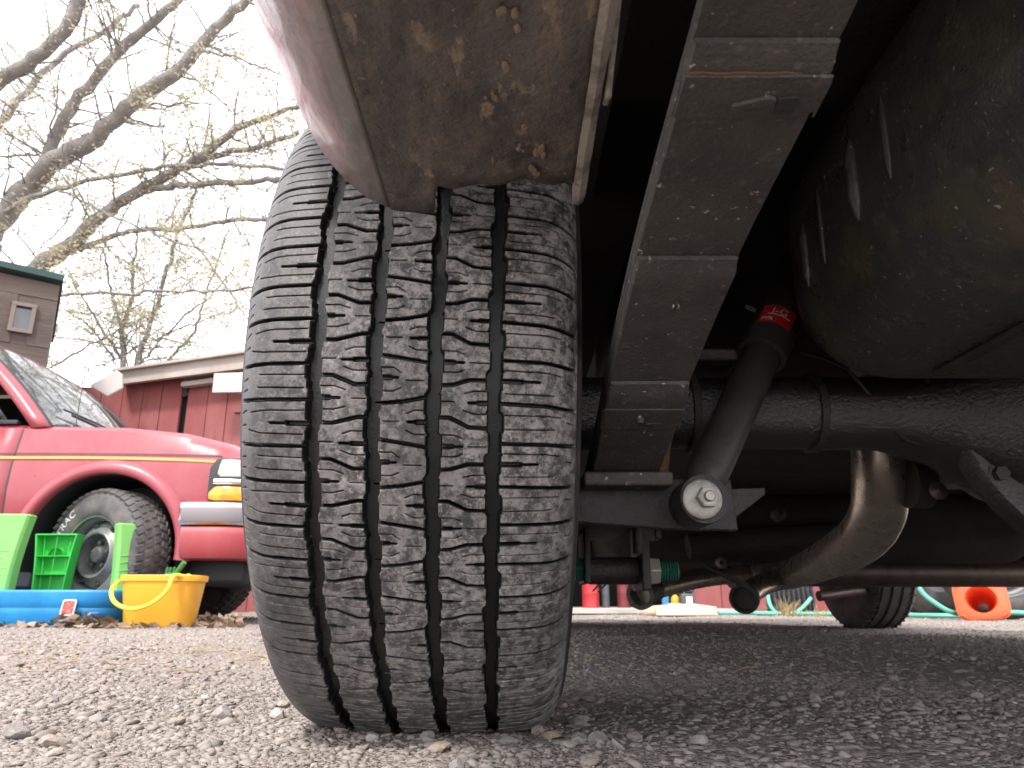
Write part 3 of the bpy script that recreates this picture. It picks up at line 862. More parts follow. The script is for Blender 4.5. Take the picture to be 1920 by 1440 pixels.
# ------------------------------------------------------------------ shock absorber
lo, hi = Vector((.172, .700, .206)), at(1466, 585, .805)
d = (hi - lo).normalized(); Ls = (hi - lo).length
mb = MB().lathe([(.004, .015), (.016, .016), (.0180, .028), (.0205, .036), (.0208, Ls * .80), (.004, Ls * .80)], origin=lo, axis=d, n=32)
shock = mb.build('shock_absorber', M_shock, car)
shock['label'] = 'black shock absorber with red sticker'
MB().lathe([(.0215, Ls * .72), (.0265, Ls * .725), (.0270, Ls * .735), (.0270, Ls * 1.30), (.010, Ls * 1.30)], origin=lo, axis=d, n=36).build('dust_shield', M_shock, shock)
ec = Vector((.1725, .668, .2035))
MB().lathe([(.004, -.004), (.0218, -.004), (.0225, 0), (.0225, .044), (.004, .046)], origin=ec, axis=(0, 1, 0), n=32).build('eye', M_black, shock)
wc = at(1318, 935, .656)
MB().lathe([(.002, 0), (.0155, -.0005), (.0175, .001), (.0178, .0035), (.0178, .0065)], origin=wc, axis=(0, 1, 0), n=32).build('washer', M_zinc, shock)
wn_ = wc + Vector((.0030, 0, .0008))
hx = MB().lathe([(.0085, -.0105), (.0098, -.009), (.0098, .0005)], origin=wn_, axis=(0, 1, 0), n=6)
hx.add([wn_ + Vector((.0085 * math.cos(0), -.0105, 0))], [])
hx.build('nut', M_zinc, shock, smooth=20)
MB().lathe([(.0001, -.0105), (.0095, -.0104), (.0095, -.009)], origin=wn_ + Vector((0, .0004, 0)), axis=(0, 1, 0), n=6).build('nut', M_zinc, shock, smooth=20)
MB().lathe([(.0001, -.0150), (.0040, -.0150), (.0048, -.0140), (.0048, -.006)], origin=wn_, axis=(0, 1, 0), n=20).build('bolt_end', M_zinc, shock)
# sticker wrapped on the shield, lettering on the sticker
u_, w_, dd = basis(d)
cam_dir = (Vector((0, 0, CAM_H)) - hi); cam_dir = (cam_dir - d * cam_dir.dot(d)).normalized()
tang = d.cross(cam_dir)
if tang.x < 0: tang = -tang
def on_shield(ang, h, r=.0274):
    return lo + d * (Ls * .80 + h) + (cam_dir * math.cos(ang) + tang * math.sin(ang)) * r
P = [[on_shield(a, h) for a in np.linspace(-.80, .62, 14)] for h in np.linspace(.006, .036, 4)]
stk = MB().grid(P).build('sticker', M_sticker, shock)
def text_strip(txt, size, fn, name, m, parent, bold=0.0, local=False):
    cu = bpy.data.curves.new('lettering', 'FONT'); cu.body = txt; cu.size = size; cu.align_x = 'CENTER'; cu.offset = bold; cu.resolution_u = 3
    ob = bpy.data.objects.new('lettering_source', cu); col.objects.link(ob)
    dg = bpy.context.evaluated_depsgraph_get()
    me = bpy.data.meshes.new_from_object(ob.evaluated_get(dg))
    bpy.data.objects.remove(ob)
    bm = bmesh.new(); bm.from_mesh(me)
    bmesh.ops.triangulate(bm, faces=bm.faces)
    for v in bm.verts: v.co = fn(v.co.x, v.co.y)
    bm.to_mesh(me); bm.free()
    me.name = name
    me.materials.clear(); me.materials.append(m)
    return link(name, me, None, parent, local)
text_strip('J-G', .014, lambda x, y: on_shield(x / .0274 - .05, y + .022, .02765), 'lettering', M_white_ink, shock)
text_strip('PYR', .0075, lambda x, y: on_shield(x / .0274 - .45, y + .0095, .02765), 'lettering', M_white_ink, shock, bold=.0003)
MB().grid([[on_shield(a, h, .02765) for a in np.linspace(-.5, .45, 8)] for h in (.0195, .0212)]).build('print_line', M_white_ink, shock)

# ------------------------------------------------------------------ axle and differential
AX = Vector((0, .83, .3235))
axle = MB().tube([Vector((-.02, .83, .3235)), Vector((.30, .83, .3235)), Vector((.42, .83, .3235)), Vector((.48, .828, .323)), Vector((.54, .825, .322))], [.042, .042, .043, .060, .10], 32).build('axle', M_gloss, car)
MB().tube([Vector((.76, .825, .322)), Vector((.86, .828, .323)), Vector((.92, .83, .3235)), Vector((1.60, .83, .3235))], [.10, .06, .043, .042], 24).build('axle', M_gloss, car)
DC = Vector((.655, .80, .325))
diff = MB().lathe([(.001, -.085), (.07, -.082), (.115, -.065), (.142, -.035), (.148, -.022), (.172, -.020), (.178, -.012), (.178, .006), (.172, .014), (.150, .018), (.145, .05), (.11, .12), (.06, .20), (.05, .30), (.001, .31)], origin=DC, axis=(0, 1, 0), n=56).build('differential', M_gloss, car)
mb = None
for k in range(12):
    a = 2 * math.pi * k / 12
    p = DC + Vector((.160 * math.cos(a), -.020, .160 * math.sin(a)))
    MB().tube([p, p - Vector((0, .008, 0))], .008, 6).build('cover_bolt', M_black, diff, smooth=20)
for xx in (.20, .34):
    MB().lathe([(.042, 0), (.0455, .001), (.0455, .009), (.042, .010)], origin=(xx, .83, .3235), axis=(1, 0, 0), n=32).build('clamp', M_black, axle)
MB().box(.12, .245, .76, .805, .366, .380).build('spring_seat', M_black, car, bevel=.003)
a = at(1652, 795, .815)
MB().add([a + Vector((-.006, 0, -.010)), a + Vector((.006, 0, -.010)), a + Vector((.002, -.002, .010)), a + Vector((0, .012, -.010))], [(0, 1, 2), (0, 2, 3), (1, 3, 2), (0, 3, 1)]).build('line_bracket', M_gloss, car, smooth=0)
cab1 = catmull([at(1585, 690, .79), at(1620, 728, .79), at(1660, 782, .795), at(1695, 822, .80), at(1735, 832, .80), at(1775, 815, .80), at(1793, 780, .80), at(1785, 745, .79), at(1735, 712, .78)], 6)
MB().tube(cab1, .0026, 8).build('brake_hose', M_wire, car)
MB().tube(catmull([at(1500, 660, .82), at(1580, 690, .82), at(1640, 750, .82), at(1660, 790, .82)], 6), .0030, 8).build('brake_hose', M_wire, car)
MB().tube([at(1400, 575, .83), at(1440, 592, .80)], .0028, 8).build('brake_line', M_zinc, car)

# ------------------------------------------------------------------ fuel tank
tk = MB().box(.285, 1.26, .235, .765, .322, .584).build('fuel_tank', M_tank, car, smooth=60, bevel=.095, seg=10)
tk['label'] = 'grimy black fuel tank'
MB().box(.392, .404, .335, .66, .3165, .3222).build('tank_strap', M_floor, tk, bevel=.002)
for yy, z0, z1, t in ((.655, .405, .470, .0052), (.615, .41, .485, .0030), (.545, .415, .490, .0064), (.490, .42, .49, .0034)):
    n = 9
    pts = [Vector((.2995 - .0004, yy + .006 * math.sin(i), z0 + (z1 - z0) * i / (n - 1))) for i in range(n)]
    pts = [Vector((.2850, yy - .004 * (i / 8), z0 + (z1 - z0) * i / (n - 1))) for i in range(n)]
    MB().tube(pts, [t * s_ for s_ in (.2, .7, 1, 1, 1, 1, 1, .7, .2)], 10).build('tank_rib', M_tank, tk)

# ------------------------------------------------------------------ exhaust and tubes under the floor
ex = catmull([at(1640, 640, .99), at(1650, 760, .99), at(1650, 850, 1.0), at(1650, 915, 1.02), at(1645, 962, 1.05), at(1622, 1002, 1.13), at(1580, 1034, 1.30), at(1530, 1058, 1.60), at(1482, 1078, 2.0)], 7)
exo = MB().tube(ex, .0365, 28).build('exhaust_pipe', M_pipe, car)
exo['label'] = 'bare metal exhaust pipe bending up over the axle'
e2 = catmull([at(1487, 1077, 1.97), at(1440, 1080, 2.1), at(1395, 1082, 2.25), at(1380, 1083, 2.30)], 5)
MB().tube(e2, .0375, 24).build('exhaust_sleeve', M_pipe, exo)
MB().tube(catmull([at(1400, 1075, 2.05), at(1340, 1080, 2.0), at(1280, 1090, 1.85), at(1225, 1104, 1.7), at(1208, 1112, 1.66)], 6), .0245, 20).build('exhaust_pipe', M_pipe, car)
a, b = at(1222, 1105, 1.69), at(1200, 1116, 1.63)
MB().lathe([(.024, 0), (.030, .0), (.031, (b - a).length), (.022, (b - a).length), (.021, .012), (.0005, .011)], origin=a, axis=(b - a), n=24).build('pipe_end', M_black, car)
st = catmull([at(1470, 1085, 2.0), at(1440, 1092, 1.95), at(1415, 1104, 1.85), at(1400, 1117, 1.78)], 5)
MB().tube(st, .027, 22).build('tailpipe_stub', M_pipe, car)
a = at(1398, 1120, 1.765)
MB().lathe([(.026, 0), (.033, .002), (.034, .018), (.027, .02), (.026, .006), (.0005, .005)], origin=a, axis=(st[-1] - st[-4]), n=28).build('pipe_flange', M_black, car)
MB().prism([(0, 0), (1, -.12), (1, .10), (0, .02)], (0, .012), lambda u, v, t: at(1312 + u * 92, 1056 + u * 44 + v * 60, 1.62) + Vector((0, t, 0))).build('hanger_bracket', M_black, car, bevel=.001)
MB().lathe([(.012, 0), (.012, .01), (.005, .011)], origin=at(1350, 1056, 1.66), axis=(0, -1, 0), n=12).build('hanger_bolt', M_rustpipe, car)
MB().tube([at(1470, 1073, 2.15), at(1700, 1074, 2.15), at(2060, 1075, 2.15)], .0385, 28).build('cross_tube', M_rustpipe, car)
MB().tube([at(1290, 1025, 1.9), at(1420, 1010, 1.9), at(1600, 1000, 2.0)], .03, 16).build('driveshaft', M_floor, car)
MB().tube([at(1700, 905, .98), at(1735, 905, .98)], .034, 20).build('pinion_housing', M_black, car)
MB().lathe([(.010, 0), (.012, .004), (.002, .008)], origin=at(1757, 922, .92), axis=(0, -1, .2), n=14).build('drain_plug', M_rustpipe, car)
MB().lathe([(.014, 0), (.013, .02), (.004, .025)], origin=at(1460, 965, 1.5) + Vector((0, .01, 0)), axis=(0, -1, 0), n=12).build('grease_cap', M_black, car)

# ------------------------------------------------------------------ red pickup truck parked on the left
M_truck = mat('sun_faded_red_truck_paint', (0.27, 0.036, 0.050), 0.36, coat=0.25,
              layers=[((0.29, 0.062, 0.073), 3.5, 0.42, 0.66, 0.8), ((0.33, 0.11, 0.115), 7, 0.58, 0.74, 0.45, (1, 1, .35))], rough_var=.1)
M_truck2 = mat('red_plastic_valance', (0.33, 0.05, 0.06), 0.5, layers=[((0.31, 0.11, 0.10), 6, 0.45, 0.7, 0.7)])
M_glass = mat('dark_window_glass', (0.05, 0.055, 0.055), 0.05, spec=0.9, layers=[((0.20, 0.20, 0.19), 5, 0.5, 0.75, 0.5)])
M_trim = mat('black_trim', (0.025, 0.025, 0.027), 0.55)
M_chrome = mat('chrome', (0.55, 0.54, 0.56), 0.25, metal=1.0, layers=[((0.35, 0.33, 0.32), 25, 0.55, 0.7, 0.4)])
M_lens = mat('clear_lamp_lens', (0.62, 0.60, 0.54), 0.12, spec=0.8, layers=[((0.30, 0.28, 0.24), 14, 0.45, 0.65, 0.7)])
M_amber = mat('amber_lamp_lens', (0.80, 0.24, 0.02), 0.15, spec=0.7, layers=[((0.90, 0.42, 0.04), 9, 0.45, 0.6, 0.7)])
M_stripe = mat('yellow_pinstripe', (0.55, 0.26, 0.06), 0.5)
M_steel_wheel = mat('silver_steel_wheel', (0.20, 0.21, 0.205), 0.42, metal=0.45, layers=[((0.12, 0.115, 0.105), 12, 0.45, 0.62, 0.75), ((0.10, 0.09, 0.08), 30, 0.6, 0.7, 0.6)], coord='obj')
M_hub = mat('dark_hub', (0.045, 0.045, 0.047), 0.6, layers=[((0.12, 0.11, 0.10), 30, 0.5, 0.7, 0.8)], coord='obj')
M_truck_tyre = mat('truck_tyre_rubber', (0.060, 0.057, 0.056), 0.75, layers=[((0.15, 0.135, 0.12), 9, 0.42, 0.66, 0.7)], bump=.3, bscale=200)
M_letter = mat('white_raised_letters', (0.62, 0.62, 0.60), 0.7, layers=[((0.35, 0.34, 0.33), 60, 0.45, 0.65, 0.7)])

TO = (-2.21, 4.86, 0.0)
truck = empty('pickup_truck', TO, label='old red pickup truck with yellow pinstripe and chrome bumper behind the plastic toys', cat='truck')
WMAX = 0.83
PLAN = [(-4.3, .80), (-3.9, .83), (.42, .83), (.58, .818), (.70, .775), (.78, .70), (.83, .56), (.85, .30)]
def wid(x): return float(np.interp(x, [p[0] for p in PLAN], [p[1] for p in PLAN]))
ZS = [(-4.3, 1.09), (-.62, 1.09), (-.47, 1.085), (0, 1.075), (.35, 1.04), (.60, .98), (.74, .92), (.81, .87), (.85, .82)]
def zs(x): return float(np.interp(x, [p[0] for p in ZS], [p[1] for p in ZS]))
def half(x):
    w, z = wid(x), zs(x)
    lo = .40 if x < .4 else .40 + (x - .4) * .35
    hood = 1.0 if x > -.48 else .2
    return [(w - .055, lo), (w - .015, lo + .10), (w, .70), (w - .004, .79), (w - .010, .845), (w - .018, .888), (w - .030, min(.945, z - .06)), (w - .052, z - .035), (w - .085, z - .012),
            (w - .13, z), (w * .62, z + .022 * hood), (w * .3, z + .038 * hood), (0, z + .043 * hood)]
def truck_body(x0, x1, name, cut=None, n=40, floor=True, label=None):
    xs = list(np.linspace(x0, x1, n))
    P = []
    for x in xs:
        h = half(x)
        P.append([(x, -y, z) for y, z in h] + [(x, y, z) for y, z in h[::-1][1:]])
    mb = MB().grid(P)
    m = len(P[0])
    mb.add(P[0], [tuple(range(m))]); mb.add(P[-1], [tuple(range(m - 1, -1, -1))])
    bot = [[p[0], p[-1]] for p in P]
    mb.grid(bot)
    me = mb.mesh(name, 30)
    bm = bmesh.new(); bm.from_mesh(me); bmesh.ops.remove_doubles(bm, verts=bm.verts, dist=1e-5); bmesh.ops.recalc_face_normals(bm, faces=bm.faces); bm.to_mesh(me); bm.free()
    o = link(name, me, M_truck, truck, True)
    if cut is not None:
        cu = MB()
        k = 40
        r_ = .425
        cu.prism([(cut + r_ * math.cos(a) * (1.0), .37 + r_ * math.sin(a)) for a in np.linspace(0, 2 * math.pi, k, endpoint=False)], (-1.2, 1.2), lambda u, v, t: (u, t, v))
        cme = cu.mesh('cut', 0); co = link('cut', cme, M_trim)
        md = o.modifiers.new('arch', 'BOOLEAN'); md.operation = 'DIFFERENCE'; md.object = co; md.solver = 'EXACT'
        co.parent = None
        co.matrix_world = Matrix.Translation(TO)
        bpy.context.view_layer.update()
        dg = bpy.context.evaluated_depsgraph_get()
        me2 = bpy.data.meshes.new_from_object(o.evaluated_get(dg))
        o.modifiers.clear(); o.data = me2; me2.name = name
        bpy.data.objects.remove(co)
        me2.polygons.foreach_set('use_smooth', [True] * len(me2.polygons)); me2.set_sharp_from_angle(angle=R(30))
        me2.materials.clear(); me2.materials.append(M_truck)
    return o
fender = truck_body(-.545, .85, 'front_fender', cut=0.0, n=56)
truck_body(-2.05, -.553, 'cab_side', n=16)
truck_body(-4.15, -2.10, 'bed', cut=-2.95, n=40)
# hood shut line and door handle
def skin_pt(x, f, off=.003):
    h = half(x); f = max(0, min(len(h) - 1.001, f)); i = int(f); t = f - i
    y = h[i][0] * (1 - t) + h[i + 1][0] * t; z = h[i][1] * (1 - t) + h[i + 1][1] * t
    return Vector((x, -y - off, z))
P = [[skin_pt(x, 6.65, .0015), skin_pt(x, 6.80, .0015)] for x in np.linspace(-.50, .60, 30)]
MB().grid([[(x, -wid(x) + .0115, .9010 - .010 * max(0, (x + .5)) ** 2) , (x, -wid(x) + .0125, .9070 - .010 * max(0, (x + .5)) ** 2)] for x in np.linspace(-2.03, .60, 60)]).build('shut_line', M_trim, truck, local=True, smooth=0)
MB().grid([[(x, -wid(x) + .0075, .8720 - .026 * max(0, (x + .3)) ** 2), (x, -wid(x) + .0105, .8880 - .026 * max(0, (x + .3)) ** 2)] for x in np.linspace(-2.03, .64, 60)]).build('pinstripe', M_stripe, truck, local=True, smooth=0)
# wheel arch flare
for cxw in (0.0, -2.95):
    P = []
    for a in np.linspace(-.10, math.pi + .10, 40):
        ca, sa = math.cos(a), math.sin(a)
        row = []
        for rr, yy in ((.420, -.790), (.418, -.842), (.428, -.856), (.455, -.857), (.480, -.846), (.497, -.822)):
            x = cxw + rr * ca; z = .37 + rr * sa
            row.append((x, yy, z))
        P.append(row)
    MB().grid(P).build('wheel_arch_flare', M_truck, truck, local=True, smooth=60)
    mb = MB()                      # dark inner wheel house
    mb.grid([[(cxw + .418 * math.cos(a), y, .37 + .418 * math.sin(a)) for y in (-.80, -.35)] for a in np.linspace(-.25, math.pi + .25, 24)])
    mb.add([(cxw + .43 * math.cos(a), -.35, .37 + .43 * math.sin(a)) for a in np.linspace(0, 2 * math.pi, 24, endpoint=False)], [tuple(range(24))])
    mb.build('wheel_house', M_trim, truck, local=True)
MB().box(-3.6, -.45, -.60, .60, .17, .30).build('underbody', M_trim, truck, local=True, bevel=.03)
MB().box(-4.1, .70, -.55, .55, .305, .46).build('chassis', M_trim, truck, local=True, bevel=.02)
MB().box(.30, .74, -.62, .62, .20, .36).build('skid_plate', M_trim, truck, local=True, bevel=.03)
MB().tube([(0, -.70, .36), (0, .70, .36)], .05, 12).build('front_axle', M_trim, truck, local=True)

def bumper_strip(name, m, prof_, x_start, off0=.02, bulge=.05):
    """sweep a (offset, z) profile round the front corner"""
    path = []
    for t in np.linspace(0, 1, 40):
        if t < .35:
            x = x_start + (.62 - x_start) * t / .35; y = .835
        elif t < .7:
            a = (t - .35) / .35 * math.pi / 2
            x = .62 + .24 * math.sin(a); y = .595 + .24 * math.cos(a)
        else:
            x = .86 + .06 * (t - .7) / .3; y = .595 * (1 - (t - .7) / .3)
        path.append(Vector((x, -y, 0)))
    P = []
    for i, p in enumerate(path):
        d = (path[min(i + 1, len(path) - 1)] - path[max(i - 1, 0)]).normalized()
        n = Vector((d.y, -d.x, 0))
        P.append([tuple(p + n * o_ + Vector((0, 0, z_))) for o_, z_ in prof_])
    Q = [[(x, -y, z) for x, y, z in r] for r in P[::-1]][1:]
    mb = MB().grid(P + Q)
    return mb.build(name, m, truck, local=True, smooth=50)
bp_ = bumper_strip('bumper', M_chrome, [(-.02, .632), (.035, .630), (.05, .618), (.052, .596), (.046, .590), (.046, .545), (.055, .538), (.055, .522), (.045, .508), (-.02, .506)], .44)
bumper_strip('rub_strip', mat('grey_rub_strip', (0.17, 0.155, 0.165), 0.5), [(.040, .604), (.056, .602), (.061, .592), (.061, .530), (.057, .520), (.040, .518)], .45)
bumper_strip('valance', M_truck2, [(-.04, .500), (.036, .500), (.046, .492), (.050, .46), (.040, .37), (.020, .335), (-.05, .326)], .455)
MB().box(.84, .875, -.50, .50, .64, .83).build('grille_panel', M_trim, truck, local=True, bevel=.01)
def lamp(name, m, x0, z_top, z_bot, slant, off):
    P = []
    for t in np.linspace(0, 1, 22):
        if t < .3: x = x0 + (.64 - x0) * t / .3; y = .832
        else:
            a = (t - .3) / .7 * 1.35
            x = .64 + .215 * math.sin(a); y = .617 + .215 * math.cos(a)
        e = min(1, t / .12)
        zt, zb_ = z_top - slant * (1 - e), z_bot + slant * .2 * (1 - e)
        nx, ny = (0, -1) if t < .3 else (math.sin((t - .3) / .7 * 1.35), -math.cos((t - .3) / .7 * 1.35))
        row = []
        for k, (o_, zz) in enumerate(((-.02, zt), (off * .6, zt - .004), (off, zt - .016), (off, zb_ + .012), (off * .6, zb_ + .003), (-.02, zb_))):
            row.append((x + nx * o_, -y + ny * o_, zz))
        P.append(row)
    for sy in (1, -1):
        MB().grid([[(x, y * sy, z) for x, y, z in r] for r in P]).build(name, m, truck, local=True, smooth=50)
lamp('headlight', M_lens, .600, .868, .768, .07, .014)
lamp('lamp_trim', M_chrome, .585, .762, .726, .0, .018)
lamp('indicator_lamp', M_amber, .565, .720, .640, .03, .014)
lamp('lamp_surround', M_trim, .555, .876, .634, .05, .006)

# cab
def ws(u, v):
    """windshield surface: u across -1..1, v up 0..1"""
    xb, xt = -.43 + .10 * (1 - u * u), -1.06 + .06 * (1 - u * u)
    yb, yt = .735, .60
    z = 1.09 + (1.66 - 1.09) * v
    x = xb + (xt - xb) * v + .03 * math.sin(v * math.pi)
    return Vector((x, (yb + (yt - yb) * v) * u, z))
MB().grid([[ws(u, v) for u in np.linspace(-1, 1, 15)] for v in np.linspace(0, 1, 9)]).build('windshield', M_glass, truck, local=True, smooth=80)
# pillars, roof, back of cab
mb = MB()
for s in (-1, 1):
    for nm, o0, o1, m_ in (('pillar_trim', -.004, .030, M_trim), ('a_pillar', .030, .085, M_truck)):
        P = []
        for v in np.linspace(-.04, 1.0, 10):
            p = ws(s, v)
            P.append([tuple(p + Vector((.004 - o0 * .35, s * o0 * .5, .003))), tuple(p + Vector((-o1 * .6, s * (o1 * .45), -.006))), tuple(p + Vector((-o1 * 1.15, s * o1 * .38, -.010)))])
        MB().grid(P).build(nm, m_, truck, local=True, smooth=60, solid=.012)
rf = []
for x, z, y in ((-1.04, 1.665, .60), (-1.16, 1.705, .615), (-1.4, 1.728, .62), (-1.75, 1.720, .61), (-1.93, 1.685, .59), (-1.99, 1.62, .59)):
    rf.append([(x, -y - .03, z - .075), (x, -y, z - .022), (x, -y * .8, z), (x, 0, z + .018), (x, y * .8, z), (x, y, z - .022), (x, y + .03, z - .075)])
MB().grid(rf).build('roof', M_truck, truck, local=True, smooth=50, solid=.01)
MB().grid([[(-1.99, y, 1.62) for y in (-.61, 0, .61)], [(-2.04, y * 1.15, 1.08) for y in (-.61, 0, .61)]]).build('rear_window', M_glass, truck, local=True)
for s in (-1, 1):
    MB().add([(-.66, s * .745, 1.09), (-1.95, s * .745, 1.09), (-1.93, s * .625, 1.61), (-1.16, s * .625, 1.62)], [(0, 1, 2, 3)]).build('side_window', M_glass, truck, local=True)
    MB().box(-1.98, -.60, s * .75 - .02, s * .75 + .02, 1.083, 1.106).build('belt_moulding', M_trim, truck, local=True, bevel=.004)
    mr_ = MB()
    mr_.lathe([(.001, -.075), (.050, -.072), (.062, -.05), (.064, .0), (.05, .03), (.015, .05), (.001, .052)], origin=(-.80, s * .93, 1.17), axis=(1, 0, .05), n=20)
    mr_.tube([(-.72, s * .74, 1.13), (-.78, s * .85, 1.145)], .02, 8)
    mr_.build('door_mirror', M_trim, truck, local=True)
    MB().add([(-.66, s * .748, 1.10), (-.82, s * .748, 1.10), (-.86, s * .70, 1.30)], [(0, 1, 2)]).build('mirror_sail', M_trim, truck, local=True, solid=.006)
# door shut lines, wipers, aerial
MB().grid([[tuple(skin_pt(x, f, .0015)) for x in (-.553, -.545)] for f in np.linspace(.3, 9.5, 30)]).build('shut_line', M_trim, truck, local=True, smooth=0)
MB().grid([[(x, -.8345, z) for z in (.445, .453)] for x in np.linspace(-2.0, -.47, 8)]).build('shut_line', M_trim, truck, local=True, smooth=0)
w0 = [ws(-.72, .16), ws(-.45, .11), ws(-.1, .05)]
MB().tube([p + Vector((.020, 0, .016)) for p in catmull(w0, 5)], [.009] * 11, 6).build('wiper', M_trim, truck, local=True)
MB().tube([p + Vector((.022, 0, .024)) for p in catmull([ws(-.80, .185), ws(-.5, .145), ws(-.2, .10)], 5)], .006, 6).build('wiper', M_trim, truck, local=True)
MB().box(-.50, -.36, -.70, .70, 1.075, 1.102).build('cowl', M_trim, truck, local=True, bevel=.01)
ab = Vector((-.33, -.66, 1.09))
MB().lathe([(.014, -.01), (.014, .012), (.005, .022)], origin=ab, axis=(0, 0, 1), n=10).build('aerial_base', M_trim, truck, local=True)
MB().tube([ab, ab + Vector((-.03, .05, .48))], [.0028, .0016], 6).build('aerial', M_trim, truck, local=True)
# badge at the door edge
MB().box(-.66, -.58, -.8365, -.832, .575, .592).build('badge', M_trim, truck, local=True, bevel=.001)

# wheels
def truck_wheel(loc, steer, letters=True):
    w = MB()
    R0, h = .352, .125
    pr = [(.196, -h * .80), (.212, -h * .93), (.235, -h * .99), (.265, -h * 1.0), (.295, -h * .97), (.318, -h * .90), (.334, -h * .80), (.345, -h * .70), (R0, -h * .55), (R0 + .001, 0)]
    pr = pr + [(r_, -y_) for r_, y_ in pr[::-1][1:]]
    t = w.lathe(pr, axis=(0, 1, 0), n=72).build('tyre', M_truck_tyre, truck, local=True, smooth=50)
    t.location = loc; t.rotation_euler = (0, 0, steer)
    # tread lugs
    mb = MB()
    for k in range(46):
        for row, (y, wd, ln, ph) in enumerate(((-.098, .036, .036, 0), (-.052, .040, .030, .5), (0, .036, .032, 0), (.052, .040, .030, .5), (.098, .036, .036, 0))):
            a = 2 * math.pi * (k + ph) / 46
            rr = R0 + (0 if abs(y) < .09 else -.009)
            Mx = Matrix.Rotation(a, 4, 'Y') @ Matrix.Translation((0, y, rr)) @ Matrix.Rotation((.35 if y < 0 else -.35) if abs(y) > .01 else .25, 4, 'Z') @ Matrix.Rotation(0 if abs(y) < .09 else (.45 if y < 0 else -.45), 4, 'X')
            mb.box(-ln / 2, ln / 2, -wd / 2, wd / 2, -.012, .0055, M=Mx)
    g = mb.build('tread_lug', M_truck_tyre, None, smooth=0, bevel=.002, seg=1); g.parent = t; g['kind'] = 'stuff'
    rim = MB().lathe([(.198, -.108), (.206, -.112), (.206, -.104), (.196, -.092), (.184, -.075), (.180, -.03), (.178, -.022), (.174, -.046), (.160, -.060), (.138, -.070), (.128, -.088), (.120, -.094), (.110, -.090), (.104, -.055), (.100, -.034), (.045, -.030), (.001, -.036)], axis=(0, 1, 0), n=64)
    r_ = rim.build('rim', M_steel_wheel, None); r_.parent = t
    hb = MB().lathe([(.099, -.036), (.096, -.040), (.050, -.042), (.044, -.072), (.036, -.080), (.018, -.082), (.001, -.082)], axis=(0, 1, 0), n=32).build('hub', M_hub, None); hb.parent = t
    for k in range(5):
        a = 2 * math.pi * k / 5 + .3
        n_ = MB().tube([(.064 * math.cos(a), -.044, .064 * math.sin(a)), (.064 * math.cos(a), -.066, .064 * math.sin(a))], .011, 6).build('wheel_nut', M_hub, None, smooth=20); n_.parent = t
    for k in range(8):
        a = 2 * math.pi * k / 8 + .2
        P = Vector((.154 * math.cos(a), -.0645, .154 * math.sin(a)))
        nrm = Vector((-.55 * math.cos(a), -1, -.55 * math.sin(a))).normalized()
        s_ = MB().lathe([(.0001, .004), (.013, .004), (.0165, .0025), (.0165, -.004)], origin=P - nrm * -.003, axis=nrm, n=16)
        v_ = s_.build('vent_hole', M_trim, None); v_.parent = t
    if letters:
        def on_wall(ang0, rc):
            def f(x, y):
                a = ang0 - x / rc; rr = rc + y
                yy = -float(np.interp(rr, [.212, .235, .265, .295, .318], [h * .93, h * .99, h, h * .97, h * .90])) - .0014
                return Vector((rr * math.cos(a), yy, rr * math.sin(a)))
            return f
        for txt, ang, sz, bold in (('TRAC', 2.45, .060, -.0012), ('WRANGLER', .05, .046, -.0012)):
            q = text_strip(txt, sz, on_wall(ang, .250), 'lettering', M_letter, None, bold=0)
            q.parent = t
    return t
truck_wheel((0.0, -.715, .357), R(-22))
truck_wheel((0.0, .715, .357), R(-22), False)
truck_wheel((-2.95, -.715, .357), 0, False)
truck_wheel((-2.95, .715, .357), 0, False)

# ------------------------------------------------------------------ plastic toys
M_blue = mat('blue_plastic', (0.010, 0.19, 0.46), 0.4, layers=[((0.03, 0.30, 0.60), 6, 0.45, 0.7, 0.6)], bump=.12, bscale=500)
M_lime = mat('lime_plastic', (0.16, 0.42, 0.10), 0.42, layers=[((0.20, 0.46, 0.14), 5, 0.45, 0.7, 0.6)])
M_lime2 = mat('bright_green_plastic', (0.045, 0.50, 0.075), 0.4)
M_yellow = mat('orange_yellow_plastic', (0.70, 0.36, 0.03), 0.38, layers=[((0.62, 0.29, 0.04), 7, 0.5, 0.7, 0.6)])
M_yellow2 = mat('yellow_plastic', (0.82, 0.58, 0.04), 0.35)
M_dgreen = mat('dark_green_plastic', (0.03, 0.20, 0.045), 0.5)
M_label_red = mat('red_label', (0.62, 0.05, 0.05), 0.5, layers=[((0.68, 0.25, 0.22), 90, 0.5, 0.62, 0.8)])
M_label_white = mat('white_label_edge', (0.75, 0.72, 0.70), 0.5)

base = at(90, 1166, 3.62); base.z = 0
toy = empty('toy_table', (base.x, 3.80, 0), label='blue plastic play table upside down with green legs in the air', cat='toy')
# upturned tray: bowed front, curved sides
P = []
x0, x1 = at(-210, 1150, 3.62).x, at(213, 1150, 3.62).x
cxm, hwx = (x0 + x1) / 2, (x1 - x0) / 2
def tray_ring(sc, z):
    row = []
    for k in range(48):
        a = 2 * math.pi * k / 48
        ca, sa = math.cos(a), math.sin(a)
        ex = 2 / 4.2
        row.append((cxm + hwx * sc * math.copysign(abs(ca) ** ex, ca), 3.93 + .31 * sc * math.copysign(abs(sa) ** ex, sa), z))
    row.append(row[0])
    return row
zt = at(90, 1106, 3.62).z
rings = [tray_ring(.86, .003), tray_ring(.88, .002), tray_ring(.905, .02), tray_ring(.935, .055), tray_ring(.952, .083), tray_ring(.948, .087), tray_ring(.958, .091), tray_ring(.985, .12), tray_ring(1.0, zt - .012), tray_ring(.998, zt - .003), tray_ring(.985, zt), tray_ring(.93, zt - .004), tray_ring(.5, zt - .008)]
mb = MB().grid(rings)
mb.build('tray', M_blue, toy, smooth=60)
